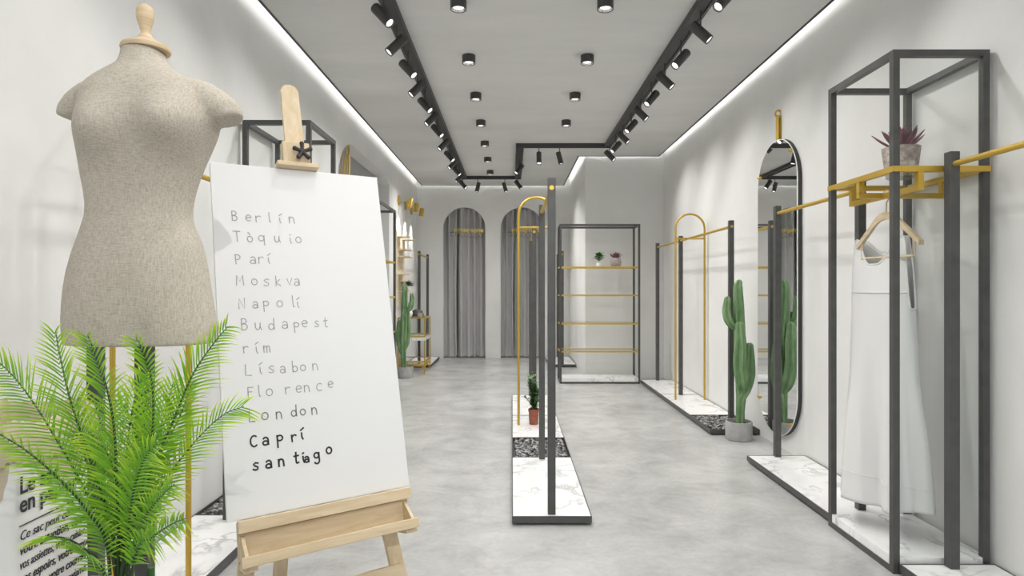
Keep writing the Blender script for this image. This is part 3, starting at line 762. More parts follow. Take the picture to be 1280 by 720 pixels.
# ------------------------------------------------------------------ wall lamps, pegboard, glass case on the far left
def wall_lamp(y, label):
    t = thing('wall_lamp', (XL, y, 2.865), label, 'wall lamp', 'brass wall lamps')
    Mx = Matrix.Rotation(R(90), 4, 'Y')
    MB().lathe([(0.0, 0.001), (0.086, 0.001), (0.088, 0.02), (0.0, 0.022)], n=32, M=Mx).build('wall_plate', 'brass_painted', t)
    MB().cyl((0.02, 0, -0.01), (0.17, 0, -0.012), 0.007, 10).build('arm', 'brass_painted', t)
    Mh = Matrix.Translation((0.20, 0, -0.04)) @ Matrix.Rotation(R(9), 4, 'Y')
    MB().lathe([(0.0, 0.075), (0.038, 0.075), (0.04, 0.07), (0.04, -0.075), (0.035, -0.075), (0.033, -0.05), (0.0, -0.05)], n=24, M=Mh).build('lamp_head', 'brass_painted', t)
    MB().lathe([(0.0, -0.052), (0.03, -0.052), (0.03, -0.058), (0.0, -0.06)], n=20, M=Mh).build('lens', 'lamp_glow', t)
    spot_light('wall_lamp_beam', t, (0.185, 0, -0.13), (-0.42, 0, -1), 26, 50, 0.25, 0.01)
    MB().box(0.0005, 0.004, -0.002, 0.002, -0.35, -0.08).build('cable', 'white_paint', t)
for y, w in ((10.17, 'nearest'), (10.80, 'middle'), (11.43, 'farthest')):
    wall_lamp(y, 'brass wall lamp with disc plate, %s of the three above the wooden peg panel' % w)
t = thing('peg_panel', (XL, 9.90, 0), 'pale wooden peg panel with small shelves fixed to the far left wall', 'shelf')
MB().prism([(0, 1.10), (0.8, 1.10), (0.8, 2.22), (0, 2.35)], 0.0015, 0.02, 'X').build('panel', 'plywood', t)
hl = MB()
for i in range(5):
    for j in range(7): hl.cyl((0.02, 0.1+i*0.15, 1.22+j*0.155), (0.0215, 0.1+i*0.15, 1.22+j*0.155), 0.007, 8)
tag(hl.build('peg_holes', 'bark', t), kind='stuff')
for (y, z, L) in ((0.05, 2.235, 0.28), (0.48, 2.225, 0.3), (0.2, 2.03, 0.35), (0.1, 1.915, 0.5), (0.1, 1.62, 0.45), (0.2, 1.51, 0.5), (0.2, 1.335, 0.5)):
    MB().box(0.0205, 0.22, y, y+L, z, z+0.015).build('shelf', 'plywood', t)
bushy((-1.765, 10.37, 1.3505), 'shrub_leaf', 'green plant in a white cup on the wooden peg panel', 0.075, 0.10, 6)
# glass case
def case():
    x0, x1, y0, y1 = -1.86, -1.41, 9.87, 10.53
    t = thing('glass_display_case', ((x0+x1)/2, (y0+y1)/2, 0), 'brass and glass display case on legs beside the far cactus', 'display case')
    w, d = (x1-x0)/2, (y1-y0)/2; e = 0.018
    MB().box(-w, w, -d, d, 0.545, 0.60, b=0.002).build('marble_slab', 'marble', t)
    fr = MB()
    for x in (-w, w-e):
        for y in (-d, d-e): fr.box(x, x+e, y, y+e, 0.601, 0.92)
    for z in (0.601, 0.902):
        for y in (-d, d-e): fr.box(-w+e, w-e, y, y+e, z, z+e)
        for x in (-w, w-e): fr.box(x, x+e, -d+e, d-e, z, z+e)
    c = fr.build('case_frame', 'brass_painted', t)
    MB().box(-w+e, w-e, -d+0.006, -d+0.010, 0.62, 0.9).box(-w+e, w-e, d-0.010, d-0.006, 0.62, 0.9).box(w-0.010, w-0.006, -d+e, d-e, 0.62, 0.9).box(-w+0.006, -w+0.010, -d+e, d-e, 0.62, 0.9).box(-w+e, w-e, -d+e, d-e, 0.909, 0.913).build('glass_panes', 'glass', c)
    for x in (-w, w-e):
        for y in (-d, d-e): MB().box(x, x+e, y, y+e, 0.06, 0.5445).tube([(x+e/2, y+e/2, 0.12), (x+e/2-0.05*(1 if x > 0 else -1), y+e/2, 0.10), (x+e/2, y+e/2, 0.008)], 0.006, 6).cyl((x+e/2, y+e/2, 0.0), (x+e/2, y+e/2, 0.065), 0.007, 8).build('leg', 'brass_painted', t)
    bk = MB()
    for z in (0.125, 0.20):
        for y in (-d, d-e): bk.box(-w+e, w-e, y+.003, y+e-.003, z, z+0.014)
        for x in (-w, w-e): bk.box(x+.003, x+e-.003, -d+e, d-e, z, z+0.014)
    for k in range(8):
        x = -w+e+k*(2*w-2*e)/8
        bk.cyl((x, -d+0.009, 0.135), (x+0.05 if x+0.05 < w else w, -d+0.009, 0.205), 0.004, 6)
        y = -d+e+k*(2*d-2*e)/8
        bk.cyl((-w+e, y, 0.133), (w-e, y, 0.133), 0.003, 6)
        bk.cyl((w-0.009, y, 0.135), (w-0.009, min(d, y+0.05), 0.205), 0.004, 6)
    bk.build('lower_basket', 'brass_painted', t)
case()
tag(MB().lathe([(0.0, 0.0), (0.02, 0.0), (0.045, 0.018), (0.055, 0.05), (0.047, 0.085), (0.02, 0.108), (0.0, 0.11)], n=28).build('vase', 'white_paint', None, (-1.70, 10.08, 0.921)), 'round white vase on top of the glass display case', 'vase')
t = thing('hat', (-1.60, 10.28, 0.921), 'dark round hat resting on the glass display case behind the white vase', 'hat')
MB().lathe([(0.0, 0.12), (0.05, 0.115), (0.085, 0.09), (0.098, 0.04), (0.10, 0.012), (0.13, 0.008), (0.135, 0.0), (0.0, 0.0)], n=32).build('crown', 'dark_ceramic', t)
t = thing('mug', (-1.51, 9.99, 0.921), 'small sand-coloured cup on the front corner of the glass display case', 'cup')
MB().lathe([(0.0, 0.0), (0.03, 0.0), (0.042, 0.03), (0.04, 0.07), (0.036, 0.07), (0.036, 0.02), (0.0, 0.015)], n=24).build('cup_body', 'sand_ceramic', t)
MB().tube([(0.038, 0, 0.06), (0.06, 0, 0.055), (0.062, 0, 0.035), (0.04, 0, 0.025)], 0.005, 8).build('handle', 'dark_ceramic', t)

# ------------------------------------------------------------------ paper sack
def bag():
    x1, x0, y0, y1 = -1.435, -1.74, 1.745, 2.09
    cx, cy = (x0+x1)/2, (y0+y1)/2
    t = thing('paper_sack', (cx, cy, PT-0.001), 'white paper sack printed with French words, kraft top rolled down, behind the palm', 'bag')
    hx, hy, H = (x1-x0)/2, (y1-y0)/2, 0.86
    n = 120; nv = 26; vs = []; fs = []
    def ring(a, z, s=1.0, wob=0.0):
        c, q = math.cos(a), math.sin(a); p = 0.28
        x = hx*math.copysign(abs(c)**p, c)*s; y = hy*math.copysign(abs(q)**p, q)*s
        k = noise.noise(Vector((c*2, q*2, z*3)))*wob
        return (x*(1+k), y*(1+k), z)
    for j in range(nv+1):
        z = H*j/nv
        for i in range(n): vs.append(ring(2*PI*i/n, z, 1.0, 0.012+0.03*max(0, z-0.75)))
    for j in range(nv):
        for i in range(n):
            k = (i+1) % n; fs.append((j*n+i, j*n+k, (j+1)*n+k, (j+1)*n+i))
    fs.append(tuple(reversed(range(n))))
    MB().add(vs, fs, True).build('sack_body', 'white_paper', t)
    # rolled kraft cuff
    vs = []; fs = []; prof = [(0.985, H-0.12), (0.99, H+0.03), (1.01, H+0.075), (1.04, H+0.095), (1.08, H+0.085), (1.11, H+0.05), (1.105, H+0.01), (1.08, H-0.02), (1.04, H-0.025), (1.01, H-0.01)]
    for j, (s, z) in enumerate(prof):
        for i in range(n):
            a = 2*PI*i/n; p = ring(a, z, s, 0.10)
            dz = 0.035*noise.noise(Vector((math.cos(a)*2.2, math.sin(a)*2.2, 5)))+0.012*noise.noise(Vector((math.cos(a)*7, math.sin(a)*7, j*0.4)))
            vs.append((p[0], p[1], z+dz))
    for j in range(len(prof)-1):
        for i in range(n):
            k = (i+1) % n; fs.append((j*n+i, j*n+k, (j+1)*n+k, (j+1)*n+i))
    MB().add(vs, fs, True).build('rolled_cuff', 'kraft_paper', t)
    lines = [('Le sac', 0.800, 0.072, 0.86, 0, 0.0009), ('en papier', 0.745, 0.072, 0.86, 0, 0.0009), ('Ce sac peut contenir', 0.664, 0.038, 0.86, 0.25, 0), ('votre attention, votre', 0.622, 0.038, 0.82, 0.25, 0.0004),
             ('vos assiettes, votre cuisine,', 0.580, 0.038, 0.66, 0.25, 0), ('vos espoirs, votre cœur,', 0.538, 0.038, 0.78, 0.25, 0.0004), ('    fleurs, votre courrier,', 0.496, 0.038, 0.76, 0.25, 0.0004), ('    gaieté, votre pyjama,', 0.454, 0.038, 0.78, 0.25, 0), ('    vos désirs...', 0.412, 0.038, 0.8, 0.25, 0)]
    allv = MB()
    for s, z, size, sx, sh, bo in lines:
        me = text_mesh(s, size, 0.0008, sx, sh, bo)
        for p in me.polygons: pass
        vs = [(hx+0.0052, -hy+0.022+v.co.x, z-PT+v.co.y) if False else (hx+0.0015+0.0008*0+v.co.z+0.002, -hy+0.022+v.co.x, z-PT+v.co.y) for v in me.vertices]
        allv.add(vs, [tuple(p.vertices) for p in me.polygons])
        bpy.data.meshes.remove(me)
    allv.box(hx+0.002, hx+0.004, -hy+0.022, hy-0.03, 0.705-PT, 0.708-PT)
    allv.build('printed_text', 'ink_black', t)
bag()

# ------------------------------------------------------------------ easel with board
EP = Vector((-0.852, 1.8185, 0.690))
EM = Matrix.Rotation(R(33.13), 4, 'Z') @ Matrix.Rotation(R(-14.3), 4, 'X') @ Matrix.Rotation(R(-0.56), 4, 'Y')
Rz = Matrix.Rotation(R(33.13), 4, 'Z')
et = thing('easel', (EP.x, EP.y, 0), 'beech wood easel carrying the white board of city names', 'easel', rz=R(33.13))
# frame of the leaning plane, in easel coordinates: x along board, y into board, z up the board
EL = Matrix.Translation((0, 0, EP.z)) @ Matrix.Rotation(R(-14.3), 4, 'X') @ Matrix.Rotation(R(-0.56), 4, 'Y')
def ebox(name, dims, mt='beech', extra=None, parent=et, b=0.002):
    mb = MB().box(*dims, M=EL, b=b)
    if extra: extra(mb)
    return mb.build(name, mt, parent)
def plank(mb, p0, p1, w, th, y):   # flat plank in the leaning plane between two (x, z) points
    (xa, za), (xb, zb) = p0, p1; d = Vector((xb-xa, zb-za)).normalized(); nx, nz = -d.y*w/2, d.x*w/2
    mb.prism([(xa+nx, za+nz), (xa-nx, za-nz), (xb-nx, zb-nz), (xb+nx, zb+nz)], y, y+th, 'Y', M=EL)
# mast with rounded top
mast = [(0.262, -0.12), (0.330, -0.12)] + [(0.2885+0.032*math.cos(a*PI/12), 1.500+0.028*math.sin(a*PI/12)) for a in range(13)]
mast = [(0.262, -0.12), (0.331, -0.12), (0.331, 1.10), (0.318, 1.50)] + [(0.2865+0.0315*math.cos(a*PI/12), 1.500+0.03*math.sin(a*PI/12)) for a in range(1, 12)] + [(0.255, 1.50), (0.258, 1.1)]
MB().prism(mast, 0.0225, 0.04, 'Y', M=EL).build('mast', 'beech', et)
ebox('clamp_block', (0.236, 0.331, -0.018, 0.021, 1.193, 1.275))
ebox('clamp_bar', (0.212, 0.358, -0.03, 0.0205, 1.176, 1.192), 'beech_rail')
kb = MB()
for k in range(5):
    a = 2*PI*k/5+0.35; kb.tube([(0.300, -0.034, 1.232), (0.300+0.014*math.cos(a), -0.036, 1.232+0.014*math.sin(a)), (0.300+0.031*math.cos(a), -0.038, 1.232+0.031*math.sin(a)), (0.300+0.036*math.cos(a), -0.038, 1.232+0.036*math.sin(a))], [0.010, 0.0065, 0.0085, 0.005], 10, M=EL)
kb.tube([(0.300, -0.04, 1.232), (0.300, -0.0185, 1.232)], 0.010, 12, M=EL)
kb.build('star_knob', 'black_rubber', et)
# legs
zf = -EP.z/math.cos(R(14.3))
for p0, p1 in (((0.235, 0.95), (-0.040, zf+0.012)), ((0.355, 0.95), (0.600, zf+0.012))):
    mb = MB(); plank(mb, p0, p1, 0.048, 0.020, 0.0225+0.019); mb.build('leg', 'beech', et)
mb = MB(); q = [(0.29, 0.062, 0.80)]
a = EL @ Vector((0.29, 0.064, 0.80)); b = Vector((0.215, 0.40, 0.0))
d = (b-a).normalized()
sx = Vector((1, 0, 0)); sy = d.cross(sx).normalized()
vs = [a+sx*0.024+sy*0.01, a-sx*0.024+sy*0.01, a-sx*0.024-sy*0.01, a+sx*0.024-sy*0.01, b+sx*0.024+sy*0.01, b-sx*0.024+sy*0.01, b-sx*0.024-sy*0.01, b+sx*0.024-sy*0.01]
for i in range(4, 8): vs[i].z = 0.0
mb.add(vs, [(0, 1, 2, 3), (7, 6, 5, 4), (0, 4, 5, 1), (1, 5, 6, 2), (2, 6, 7, 3), (3, 7, 4, 0)]).build('leg', 'beech', et)
mb = MB(); plank(mb, (0.035, -0.262), (0.545, -0.262), 0.042, 0.018, 0.0225); mb.build('crossbar', 'beech_rail', et)
# ledge and tray
ebox('ledge', (0.026, 0.583, -0.028, 0.0, -0.030, 0.006), 'beech_rail')
ebox('ledge_support', (0.030, 0.575, 0.0225, 0.0415, -0.125, -0.002), 'beech_rail')
tr = ebox('tray', (0.030, 0.575, -0.001, 0.0215, -0.112, -0.034), 'beech_rail')
ebox('tray_lip', (0.022, 0.574, -0.088, -0.072, -0.120, -0.090), 'beech_rail', parent=tr)
ebox('tray_floor', (0.030, 0.567, -0.0715, -0.0015, -0.120, -0.1125), 'beech_rail', parent=tr)
for x in (0.034, 0.555):
    MB().prism([(-0.072, -0.092), (-0.072, -0.112), (-0.0015, -0.112), (-0.0015, -0.040), (-0.012, -0.040)], x, x+0.010, 'X', M=EL).build('tray_end', 'beech_rail', tr)
for x in (0.03, 0.535):
    ebox('tray_bracket', (x, x+0.04, -0.06, 0.0205, -0.138, -0.1205), 'beech', parent=tr)
# the board itself
bd = thing('white_board', EP, 'large white board with handwritten city names standing on the wooden easel', 'board')
bd.matrix_world = Matrix.Translation(EP) @ EM
bd['label'] = 'large white board with handwritten city names standing on the wooden easel'
BL = MB().box(0, 0.59, 0.004, 0.0205, 0.0065, 1.175, b=0.0015).build('panel', 'white_board', bd)
# handwriting: strokes per letter in a unit cell (x 0..1, y 0..1 x-height = 1, ascender 1.6)
def arcp(cx, cy, rx, ry, a0, a1, n=12): return [(cx+rx*math.cos(R(a0+(a1-a0)*i/n)), cy+ry*math.sin(R(a0+(a1-a0)*i/n))) for i in range(n+1)]
LT = {
 'a': [[(0.15, 0.85)]+arcp(0.45, 0.62, 0.35, 0.38, 120, 0)+[(0.82, 0.05)], arcp(0.42, 0.28, 0.36, 0.27, 20, 380)],
 'b': [[(0.1, 1.6), (0.12, 0.0)], arcp(0.45, 0.45, 0.36, 0.42, 150, -170)],
 'c': [arcp(0.5, 0.5, 0.45, 0.5, 50, 310)],
 'd': [arcp(0.42, 0.42, 0.38, 0.42, 0, 360), [(0.82, 1.6), (0.8, 0.7), (0.85, 0.0)]],
 'e': [[(0.1, 0.5), (0.85, 0.58)]+arcp(0.48, 0.52, 0.4, 0.48, 10, 310)],
 'g': [arcp(0.42, 0.62, 0.36, 0.36, 0, 360), [(0.8, 0.95), (0.82, -0.1)]+arcp(0.45, -0.15, 0.37, 0.38, 0, -150)],
 'i': [[(0.4, 0.85), (0.42, 0.4), (0.55, 0.0)], [(0.35, 1.25), (0.5, 1.35)]],
 'í': [[(0.4, 0.85), (0.42, 0.3), (0.58, 0.0)], [(0.3, 1.2), (0.72, 1.5)]],
 'k': [[(0.12, 1.6), (0.15, 0.8), (0.12, 0.0)], [(0.75, 1.0), (0.15, 0.5), (0.85, 0.0)]],
 'l': [[(0.35, 1.6), (0.38, 0.5), (0.45, 0.0), (0.6, 0.02)]],
 'm': [[(0.1, 0.95), (0.12, 0.0)], [(0.12, 0.6)]+arcp(0.32, 0.62, 0.2, 0.3, 150, 0)+[(0.53, 0.0)], [(0.53, 0.6)]+arcp(0.75, 0.62, 0.2, 0.3, 150, 0)+[(0.97, 0.0)]],
 'n': [[(0.1, 0.95), (0.12, 0.0)], [(0.12, 0.55)]+arcp(0.46, 0.55, 0.34, 0.4, 150, 0)+[(0.85, 0.0)]],
 'o': [arcp(0.45, 0.48, 0.42, 0.45, 80, 440, 18)],
 'ò': [arcp(0.45, 0.45, 0.38, 0.42, 80, 440, 18), [(0.2, 1.45), (0.5, 1.15)]],
 'p': [[(0.1, 0.95), (0.14, -0.6)], [(0.1, 0.8)]+arcp(0.45, 0.6, 0.4, 0.35, 140, -140)],
 'q': [arcp(0.42, 0.5, 0.4, 0.42, 20, 380), [(0.85, 0.95), (0.88, -0.55)]],
 'r': [[(0.15, 0.95), (0.2, 0.0)], [(0.18, 0.6), (0.4, 0.88), (0.65, 0.95), (0.85, 0.85)]],
 's': [[(0.8, 0.9), (0.45, 1.0), (0.15, 0.78), (0.4, 0.55), (0.78, 0.35), (0.72, 0.08), (0.4, 0.0), (0.1, 0.12)]],
 't': [[(0.4, 1.5), (0.38, 0.3), (0.5, 0.02), (0.75, 0.08)], [(0.1, 1.0), (0.75, 1.05)]],
 'u': [[(0.1, 0.95), (0.12, 0.35), (0.35, 0.02), (0.62, 0.12), (0.75, 0.5)], [(0.78, 0.95), (0.78, 0.4), (0.95, 0.0)]],
 'v': [[(0.1, 0.95), (0.45, 0.02), (0.8, 1.0)]],
 'B': [[(0.1, 1.5), (0.15, 0.0)], [(0.1, 1.5)]+arcp(0.4, 1.2, 0.38, 0.33, 90, -80)+[(0.15, 0.8)], [(0.15, 0.8)]+arcp(0.45, 0.4, 0.42, 0.4, 80, -100)+[(0.15, 0.05)]],
 'C': [arcp(0.55, 0.7, 0.5, 0.72, 55, 310)],
 'F': [[(0.15, 1.5), (0.15, 0.0)], [(0.15, 1.5), (0.95, 1.45)], [(0.15, 0.8), (0.7, 0.8)]],
 'L': [[(0.15, 1.5), (0.12, 0.05), (0.9, 0.0)]],
 'M': [[(0.05, 0.0), (0.12, 1.5), (0.55, 0.6), (1.0, 1.5), (1.1, 0.0)]],
 'N': [[(0.08, 0.0), (0.1, 1.5), (0.9, 0.0), (0.92, 1.55)]],
 'P': [[(0.12, 1.45), (0.2, 0.0)], [(0.05, 1.4)]+arcp(0.42, 1.08, 0.42, 0.38, 110, -110)+[(0.15, 0.7)]],
 'T': [[(0.0, 1.45), (0.95, 1.45)], [(0.48, 1.45), (0.52, 0.0)]],
}
def ribbon(mb, pts, w, y):
    pts = [Vector((p[0], p[1])) for p in pts]; L = []; R_ = []
    for i, p in enumerate(pts):
        a = pts[max(0, i-1)]; b = pts[min(len(pts)-1, i+1)]; d = (b-a); d = d.normalized() if d.length > 1e-9 else Vector((1, 0)); nn = Vector((-d.y, d.x))*w/2
        L.append(p+nn); R_.append(p-nn)
    e0 = (pts[0]-pts[1]).normalized()*w*0.4; e1 = (pts[-1]-pts[-2]).normalized()*w*0.4
    L[0] += e0; R_[0] += e0; L[-1] += e1; R_[-1] += e1
    vs = [(q.x, y, q.y) for q in L] + [(q.x, y, q.y) for q in R_]; n = len(pts)
    mb.add(vs, [(i, i+1, n+i+1, n+i) for i in range(n-1)])
xh = 0.023
rows = [  # word, baseline height, [(x of each letter, dy, scale)], ink, stroke
 ('Berlín', 0.968, [0.057, 0.101, 0.131, 0.171, 0.205, 0.243], 'ink_light', 0.0038),
 ('Tòquio', 0.895, [0.060, 0.102, 0.139, 0.190, 0.235, 0.262], 'ink_light', 0.0038),
 ('Parí', 0.817, [0.060, 0.107, 0.132, 0.158], 'ink_light', 0.0036),
 ('Moskva', 0.741, [0.061, 0.108, 0.145, 0.184, 0.221, 0.246], 'ink_light', 0.0036),
 ('Napolí', 0.663, [0.064, 0.107, 0.140, 0.184, 0.229, 0.244], 'ink_light', 0.0036),
 ('Budapest', 0.590, [0.068, 0.110, 0.153, 0.196, 0.234, 0.261, 0.303, 0.334], 'ink_light', 0.0036),
 ('rím', 0.515, [0.069, 0.102, 0.132], 'ink_light', 0.0036),
 ('Lísabon', 0.443, [0.072, 0.110, 0.144, 0.180, 0.219, 0.246, 0.285], 'ink_light', 0.0036),
 ('Florence', 0.371, [0.076, 0.104, 0.133, 0.190, 0.226, 0.252, 0.294, 0.333], 'ink_light', 0.0036),
 ('London', 0.296, [0.076, 0.115, 0.158, 0.206, 0.235, 0.271], 'ink_grey', 0.0036),
 ('Caprí', 0.218, [0.077, 0.113, 0.156, 0.200, 0.226], 'ink_black', 0.0052),
 ('santiago', 0.146, [0.080, 0.118, 0.156, 0.204, 0.226, 0.238, 0.268, 0.310], 'ink_black', 0.0056),
]
rnd = random.Random(3)
for wd, bz, xs, mt, sw in rows:
    mb = MB()
    for i, (ch, x) in enumerate(zip(wd, xs)):
        sc = xh*rnd.uniform(0.92, 1.08); dy = rnd.uniform(-0.002, 0.002); dy -= 0.0
        if wd == 'santiago':
            if ch == 'o': dy = 0.014
            if i == 5: sc *= 0.75
        if wd == 'Florence' and i == 7: dy = 0.006
        for st in LT[ch]:
            if len(st) < 8: st = [(p.x, p.y) for p in catmull([(a, b, 0) for a, b in st], 4)] if ch not in 'TLFkNMv' else st
            ribbon(mb, [(x+px*sc*0.92, bz+dy+py*sc) for px, py in st], sw*(0.8 if mt == 'ink_light' else 1), 0.0032)
    mb.build('handwriting', mt, bd)

# ------------------------------------------------------------------ mannequin
def mannequin():
    YM = 1.5; s = 1.5/760
    ox = (181-640)*s
    t = thing('mannequin', (ox, YM, 0), 'female linen dress form with a turned wooden neck cap on a dark pole', 'mannequin')
    def X(px, Y=1.5): return (px-640)/760*Y-ox
    def ell(l, r, d, oy):
        ml, mr, yc = (l-640)/760, (r-640)/760, YM+oy; lo, hi = 0.0, 0.6
        for _ in range(40):
            h = (lo+hi)/2
            if math.hypot(h, ml*d)+math.hypot(h, mr*d) > (mr-ml)*yc: hi = h
            else: lo = h
        return (ml*yc+math.hypot(h, ml*d)+mr*yc-math.hypot(h, mr*d))/2-ox, h
    def Z(py): return 1.4-(py-360)*s
    tab = [(61, 152, 207, .052, .010), (66, 151, 208, .053, .010), (76, 149.5, 212, .056, .008), (85, 145, 219, .062, .004), (92, 133, 229, .070, 0), (100, 120, 243, .080, -.004), (110, 107, 258, .090, -.008), (122, 98, 266, .098, -.012),
           (135, 99, 269, .104, -.012), (148, 99, 272, .110, -.010), (160, 99, 274, .112, -.008), (170, 99.5, 271, .112, -.006), (182, 99.5, 266, .110, -.004), (200, 99, 258, .104, 0), (220, 101, 250, .096, .004), (240, 105, 244, .088, .006), (256, 107, 241, .085, .006), (272, 106.5, 240.5, .086, .004),
           (285, 102, 244, .092, .0), (300, 97, 251, .098, .0), (320, 89.5, 256.5, .106, .0), (340, 84, 260, .112, .0), (360, 80.5, 263, .117, 0), (380, 78.5, 266.5, .119, 0), (400, 77.5, 269.5, .119, 0), (420, 78.5, 271.5, .117, 0), (429, 79.5, 272, .116, 0)]
    n = 72; vs = []; fs = []; rows = []
    ys = [61+i*(429-61)/110 for i in range(111)]
    for py in ys:
        l, r, d, oy = interp(tab, py); cx, hw = ell(l, r, d, oy)
        for k in range(n):
            th = 2*PI*k/n; c, q = math.cos(th), math.sin(th)
            x = cx+hw*math.copysign(abs(c)**0.9, c); y = oy+d*math.copysign(abs(q)**0.9, q); z = Z(py)
            if q < 0.2:
                for bx, by, am, sg in ((118, 174, .052, .046), (214, 170, .064, .046)):
                    e = ((x-X(bx, 1.39))**2+(z-Z(by))**2*(1.5 if z < Z(by) else 0.8))/(2*sg*sg); y -= am*math.exp(-e)*(1 if q < 0 else max(0, 1-q*5))
                # soft belly and thigh modelling
                y -= 0.012*math.exp(-((x-X(172, 1.4))**2+(z-Z(325))**2)/(2*.05**2))
                y += 0.016*math.exp(-((x-X(172, 1.4))**2/(2*.022**2)+(z-Z(425))**2/(2*.05**2)))
            vs.append((x, y, z))
    for j in range(110):
        for k in range(n):
            k2 = (k+1) % n; fs.append((j*n+k, (j+1)*n+k, (j+1)*n+k2, j*n+k2))
    fs.append(tuple(range(n))); fs.append(tuple(reversed([110*n+k for k in range(n)])))
    mb = MB().add(vs, fs, True)
    def cap(path):   # (px, py, half height px, half depth m, tilt deg, y offset)
        m = 40; V = []; F = []
        for (px, py, hh, hd, ti, oy) in path:
            c, q = math.cos(R(ti)), math.sin(R(ti))
            for k in range(m):
                th = 2*PI*k/m; u, v = math.cos(th)*hh*s, math.sin(th)*hd
                V.append((X(px)+u*q, v+oy, Z(py)+u*c))
        L = len(path)
        for j in range(L-1):
            for k in range(m):
                k2 = (k+1) % m; F.append((j*m+k, (j+1)*m+k, (j+1)*m+k2, j*m+k2))
        F.append(tuple(range(m))); F.append(tuple(reversed([(L-1)*m+k for k in range(m)])))
        mb.add(V, F, True)
    cap([(215, 118, 22, .070, 0, 0), (235, 122, 24, .072, 15, 0), (253, 128, 26, .068, 25, 0), (268, 136, 25, .062, 35, 0), (281, 143, 22, .055, 48, 0), (289, 151, 14.5, .046, 62, 0)])
    cap([(155, 118, 22, .065, 0, 0), (135, 121, 23, .066, -15, 0), (118, 127, 23, .060, -25, 0), (104, 134, 21, .052, -38, 0), (92, 142, 16, .044, -50, 0), (85, 149, 10, .036, -66, 0)])
    o = mb.build('torso', 'linen', t)
    md = o.modifiers.new('remesh', 'REMESH'); md.mode = 'VOXEL'; md.voxel_size = 0.0055; md.use_smooth_shade = True
    md = o.modifiers.new('smooth', 'SMOOTH'); md.iterations = 7; md.factor = 0.6
    zc = Z(62)
    prof = [(0.0, -0.002), (27.5*s, -0.001), (28.5*s, 0.004), (27.5*s, 0.010), (20*s, 0.019), (13*s, 0.026), (8*s, 0.034), (5.6*s, 0.043), (5.6*s, 0.050), (7.3*s, 0.062), (9.4*s, 0.076), (10.2*s, 0.090), (9.8*s, 0.102), (8.0*s, 0.110), (4.5*s, 0.1145), (0.0, 0.1155)]
    Mx = Matrix.Translation((X(179.5), 0.010, zc)) @ Matrix.Rotation(R(-1.5), 4, 'Y')
    MB().lathe(prof, n=40, M=Mx).build('neck_cap', 'turned_wood', t)
    MB().box(-0.016, 0.016, -0.016, 0.016, 0.02, Z(420)).build('pole', 'dark_metal', t)
    b = MB().lathe([(0.0, 0.0), (0.13, 0.0), (0.13, 0.012), (0.125, 0.018), (0.03, 0.022), (0.0, 0.022)], n=40)
    b.build('base', 'dark_metal', t)
mannequin()

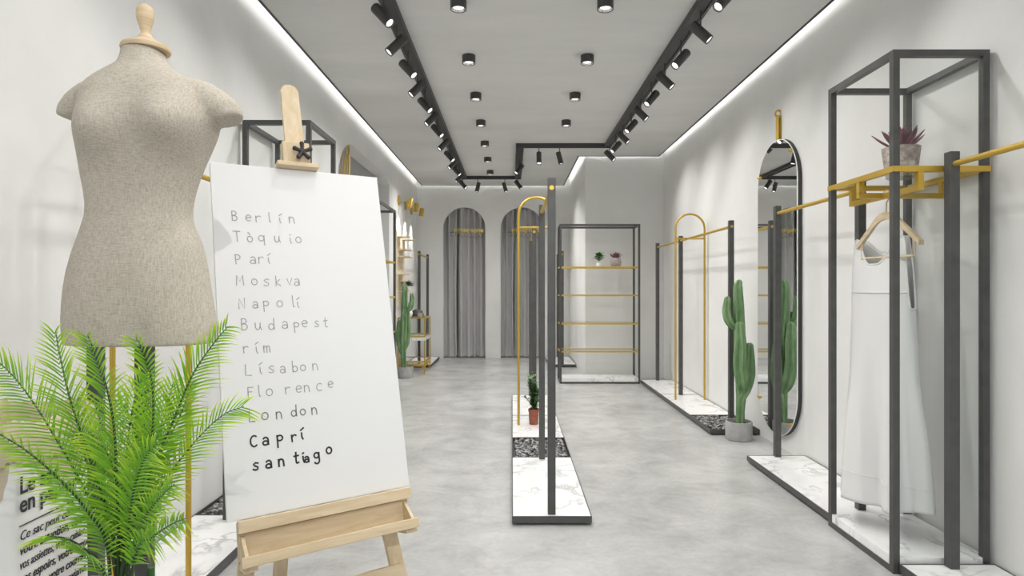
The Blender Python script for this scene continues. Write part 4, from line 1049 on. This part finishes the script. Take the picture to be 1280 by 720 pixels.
# ------------------------------------------------------------------ palm
def palm():
    base = at(150, 735, 1.28)
    t = thing('potted_palm', (base.x, base.y, 0), 'bright green feathery palm in front of the linen mannequin', 'palm')
    O = Vector((base.x, base.y, 0))
    MB().lathe([(0.0, 0.0), (0.08, 0.0), (0.09, 0.02), (0.098, 0.52), (0.10, 0.58), (0.09, 0.58), (0.085, 0.53), (0.0, 0.53)], n=40).build('planter', 'concrete_pot', t)
    MB().lathe([(0.0, 0.531), (0.084, 0.531), (0.05, 0.545), (0.0, 0.55)], n=30).build('soil', 'soil', t)
    rnd = random.Random(12)
    for k in range(14):
        a = rnd.uniform(0, 2*PI); r = rnd.uniform(0, 0.05); x, y = r*math.cos(a), r*math.sin(a)
        h = rnd.uniform(0.76, 0.80)
        MB().tube([(x*0.7, y*0.7, 0.52), (x, y, h-0.1), (x*1.15, y*1.15, h)], [0.012, 0.009, 0.007], 8).build('sheath', 'palm_sheath', t)
    def frond(px, Ys, L=0.095, start=0.25, dens=1.0, tipL=0.6, lw=0.00155, droop=0.25):
        ctrl = [at(a, b, y)-O for (a, b), y in zip(px, Ys)]
        root = Vector((rnd.uniform(-.035, .035), rnd.uniform(-.035, .035), 0.60)); ctrl = [root] + ctrl
        cur = catmull(ctrl, 10); n = len(cur)
        # arc length resample
        S_ = [0]
        for i in range(1, n): S_.append(S_[-1]+(cur[i]-cur[i-1]).length)
        tot = S_[-1]
        def pos(q):
            d = q*tot
            for i in range(1, n):
                if S_[i] >= d:
                    f = (d-S_[i-1])/max(1e-9, S_[i]-S_[i-1]); return cur[i-1].lerp(cur[i], f), (cur[i]-cur[i-1]).normalized()
            return cur[-1], (cur[-1]-cur[-2]).normalized()
        lvv = []; lvf = []; shade = []
        cnt = int(tot*(1-start)/0.0092*dens)
        for k in range(cnt):
            q = start+(1-start)*(k+0.5)/cnt; p, T = pos(q)
            view = (Vector((0, -1, 0))+Vector((rnd.uniform(-.1, .1), 0, 0.15))).normalized()
            for sd in (1, -1):
                N = T.cross(view).normalized()*sd
                qq = (q-start)/(1-start)
                ln = L*(0.55+0.75*math.sin(PI*min(1, 0.12+qq*0.75)))*(1-(1-tipL)*max(0, qq-0.7)/0.3)*rnd.uniform(.88, 1.1)
                fw = 0.75+0.85*qq
                D = (N+T*fw+view*rnd.uniform(-.25, .45)).normalized()
                up = Vector((0, 0, 1)); wv = D.cross(view).normalized()
                m = 4; b0 = len(lvv)
                for i in range(m+1):
                    u = i/m; c = p+D*ln*u-up*droop*ln*u*u+view*0.006
                    w = lw*(0.55+1.3*u*(1-u)*2)*(1-u**3)+0.0002
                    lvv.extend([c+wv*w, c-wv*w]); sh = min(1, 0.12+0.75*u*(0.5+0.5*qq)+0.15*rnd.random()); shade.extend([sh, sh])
                for i in range(m): a = b0+2*i; lvf.append((a, a+1, a+3, a+2))
        # terminal leaflets
        p, T = pos(1.0)
        fr = MB().tube(cur, [0.0042*(1-0.8*i/n) for i in range(n)], 6).build('frond', 'palm_stem', t)
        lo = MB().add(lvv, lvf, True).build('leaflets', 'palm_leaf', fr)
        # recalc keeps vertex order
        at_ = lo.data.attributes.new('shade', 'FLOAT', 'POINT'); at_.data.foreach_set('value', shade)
    A = [1.28, 1.30, 1.32, 1.34, 1.36, 1.38]
    B = [1.27, 1.24, 1.2, 1.17, 1.14, 1.12]
    C_ = [1.28, 1.27, 1.27, 1.26, 1.26, 1.25]
    frond([(140, 690), (110, 620), (68, 545), (25, 480), (-15, 440)], A, 0.100, 0.38)
    frond([(143, 690), (125, 610), (108, 560), (88, 500), (74, 440), (70, 415)], C_, 0.085, 0.36)
    frond([(148, 690), (146, 600), (142, 530), (132, 480), (118, 440), (110, 420)], B, 0.075, 0.38)
    frond([(158, 690), (178, 610), (190, 545), (191, 490), (184, 450), (172, 425)], B, 0.072, 0.38)
    frond([(160, 690), (185, 600), (215, 530), (240, 470), (268, 428), (285, 408)], C_, 0.080, 0.36)
    frond([(165, 690), (183, 640), (210, 595), (250, 545), (280, 518), (305, 508)], [1.29, 1.32, 1.36, 1.42, 1.47, 1.5], 0.062, 0.36, tipL=1.15)
    frond([(168, 690), (180, 650), (200, 622), (218, 605)], [1.27, 1.22, 1.18, 1.15], 0.050, 0.42, tipL=1.2)
    frond([(170, 695), (190, 672), (215, 655), (232, 648)], [1.25, 1.2, 1.16, 1.12], 0.045, 0.46, tipL=1.0)
    frond([(128, 712), (110, 690), (85, 674), (62, 670)], [1.24, 1.18, 1.12, 1.08], 0.045, 0.46, tipL=1.4)
    frond([(135, 690), (110, 640), (75, 600), (35, 565), (-5, 540)], [1.26, 1.22, 1.18, 1.14, 1.1], 0.055, 0.40)
    frond([(152, 690), (165, 620), (172, 570), (165, 530), (150, 500)], A, 0.085, 0.46)
    frond([(150, 690), (155, 610), (160, 550), (168, 500), (180, 470)], A, 0.080, 0.46)
    frond([(158, 690), (170, 620), (188, 570), (205, 520), (216, 480)], A, 0.085, 0.50)
    frond([(146, 690), (130, 630), (112, 590), (100, 540), (98, 500)], A, 0.085, 0.46)
    frond([(152, 690), (150, 640), (143, 590), (130, 560), (112, 540)], C_, 0.070, 0.55)
    frond([(156, 690), (162, 650), (168, 610), (180, 575), (196, 555)], B, 0.065, 0.55)
    frond([(160, 690), (176, 630), (200, 570), (225, 520), (240, 480)], A, 0.075, 0.36)
palm()
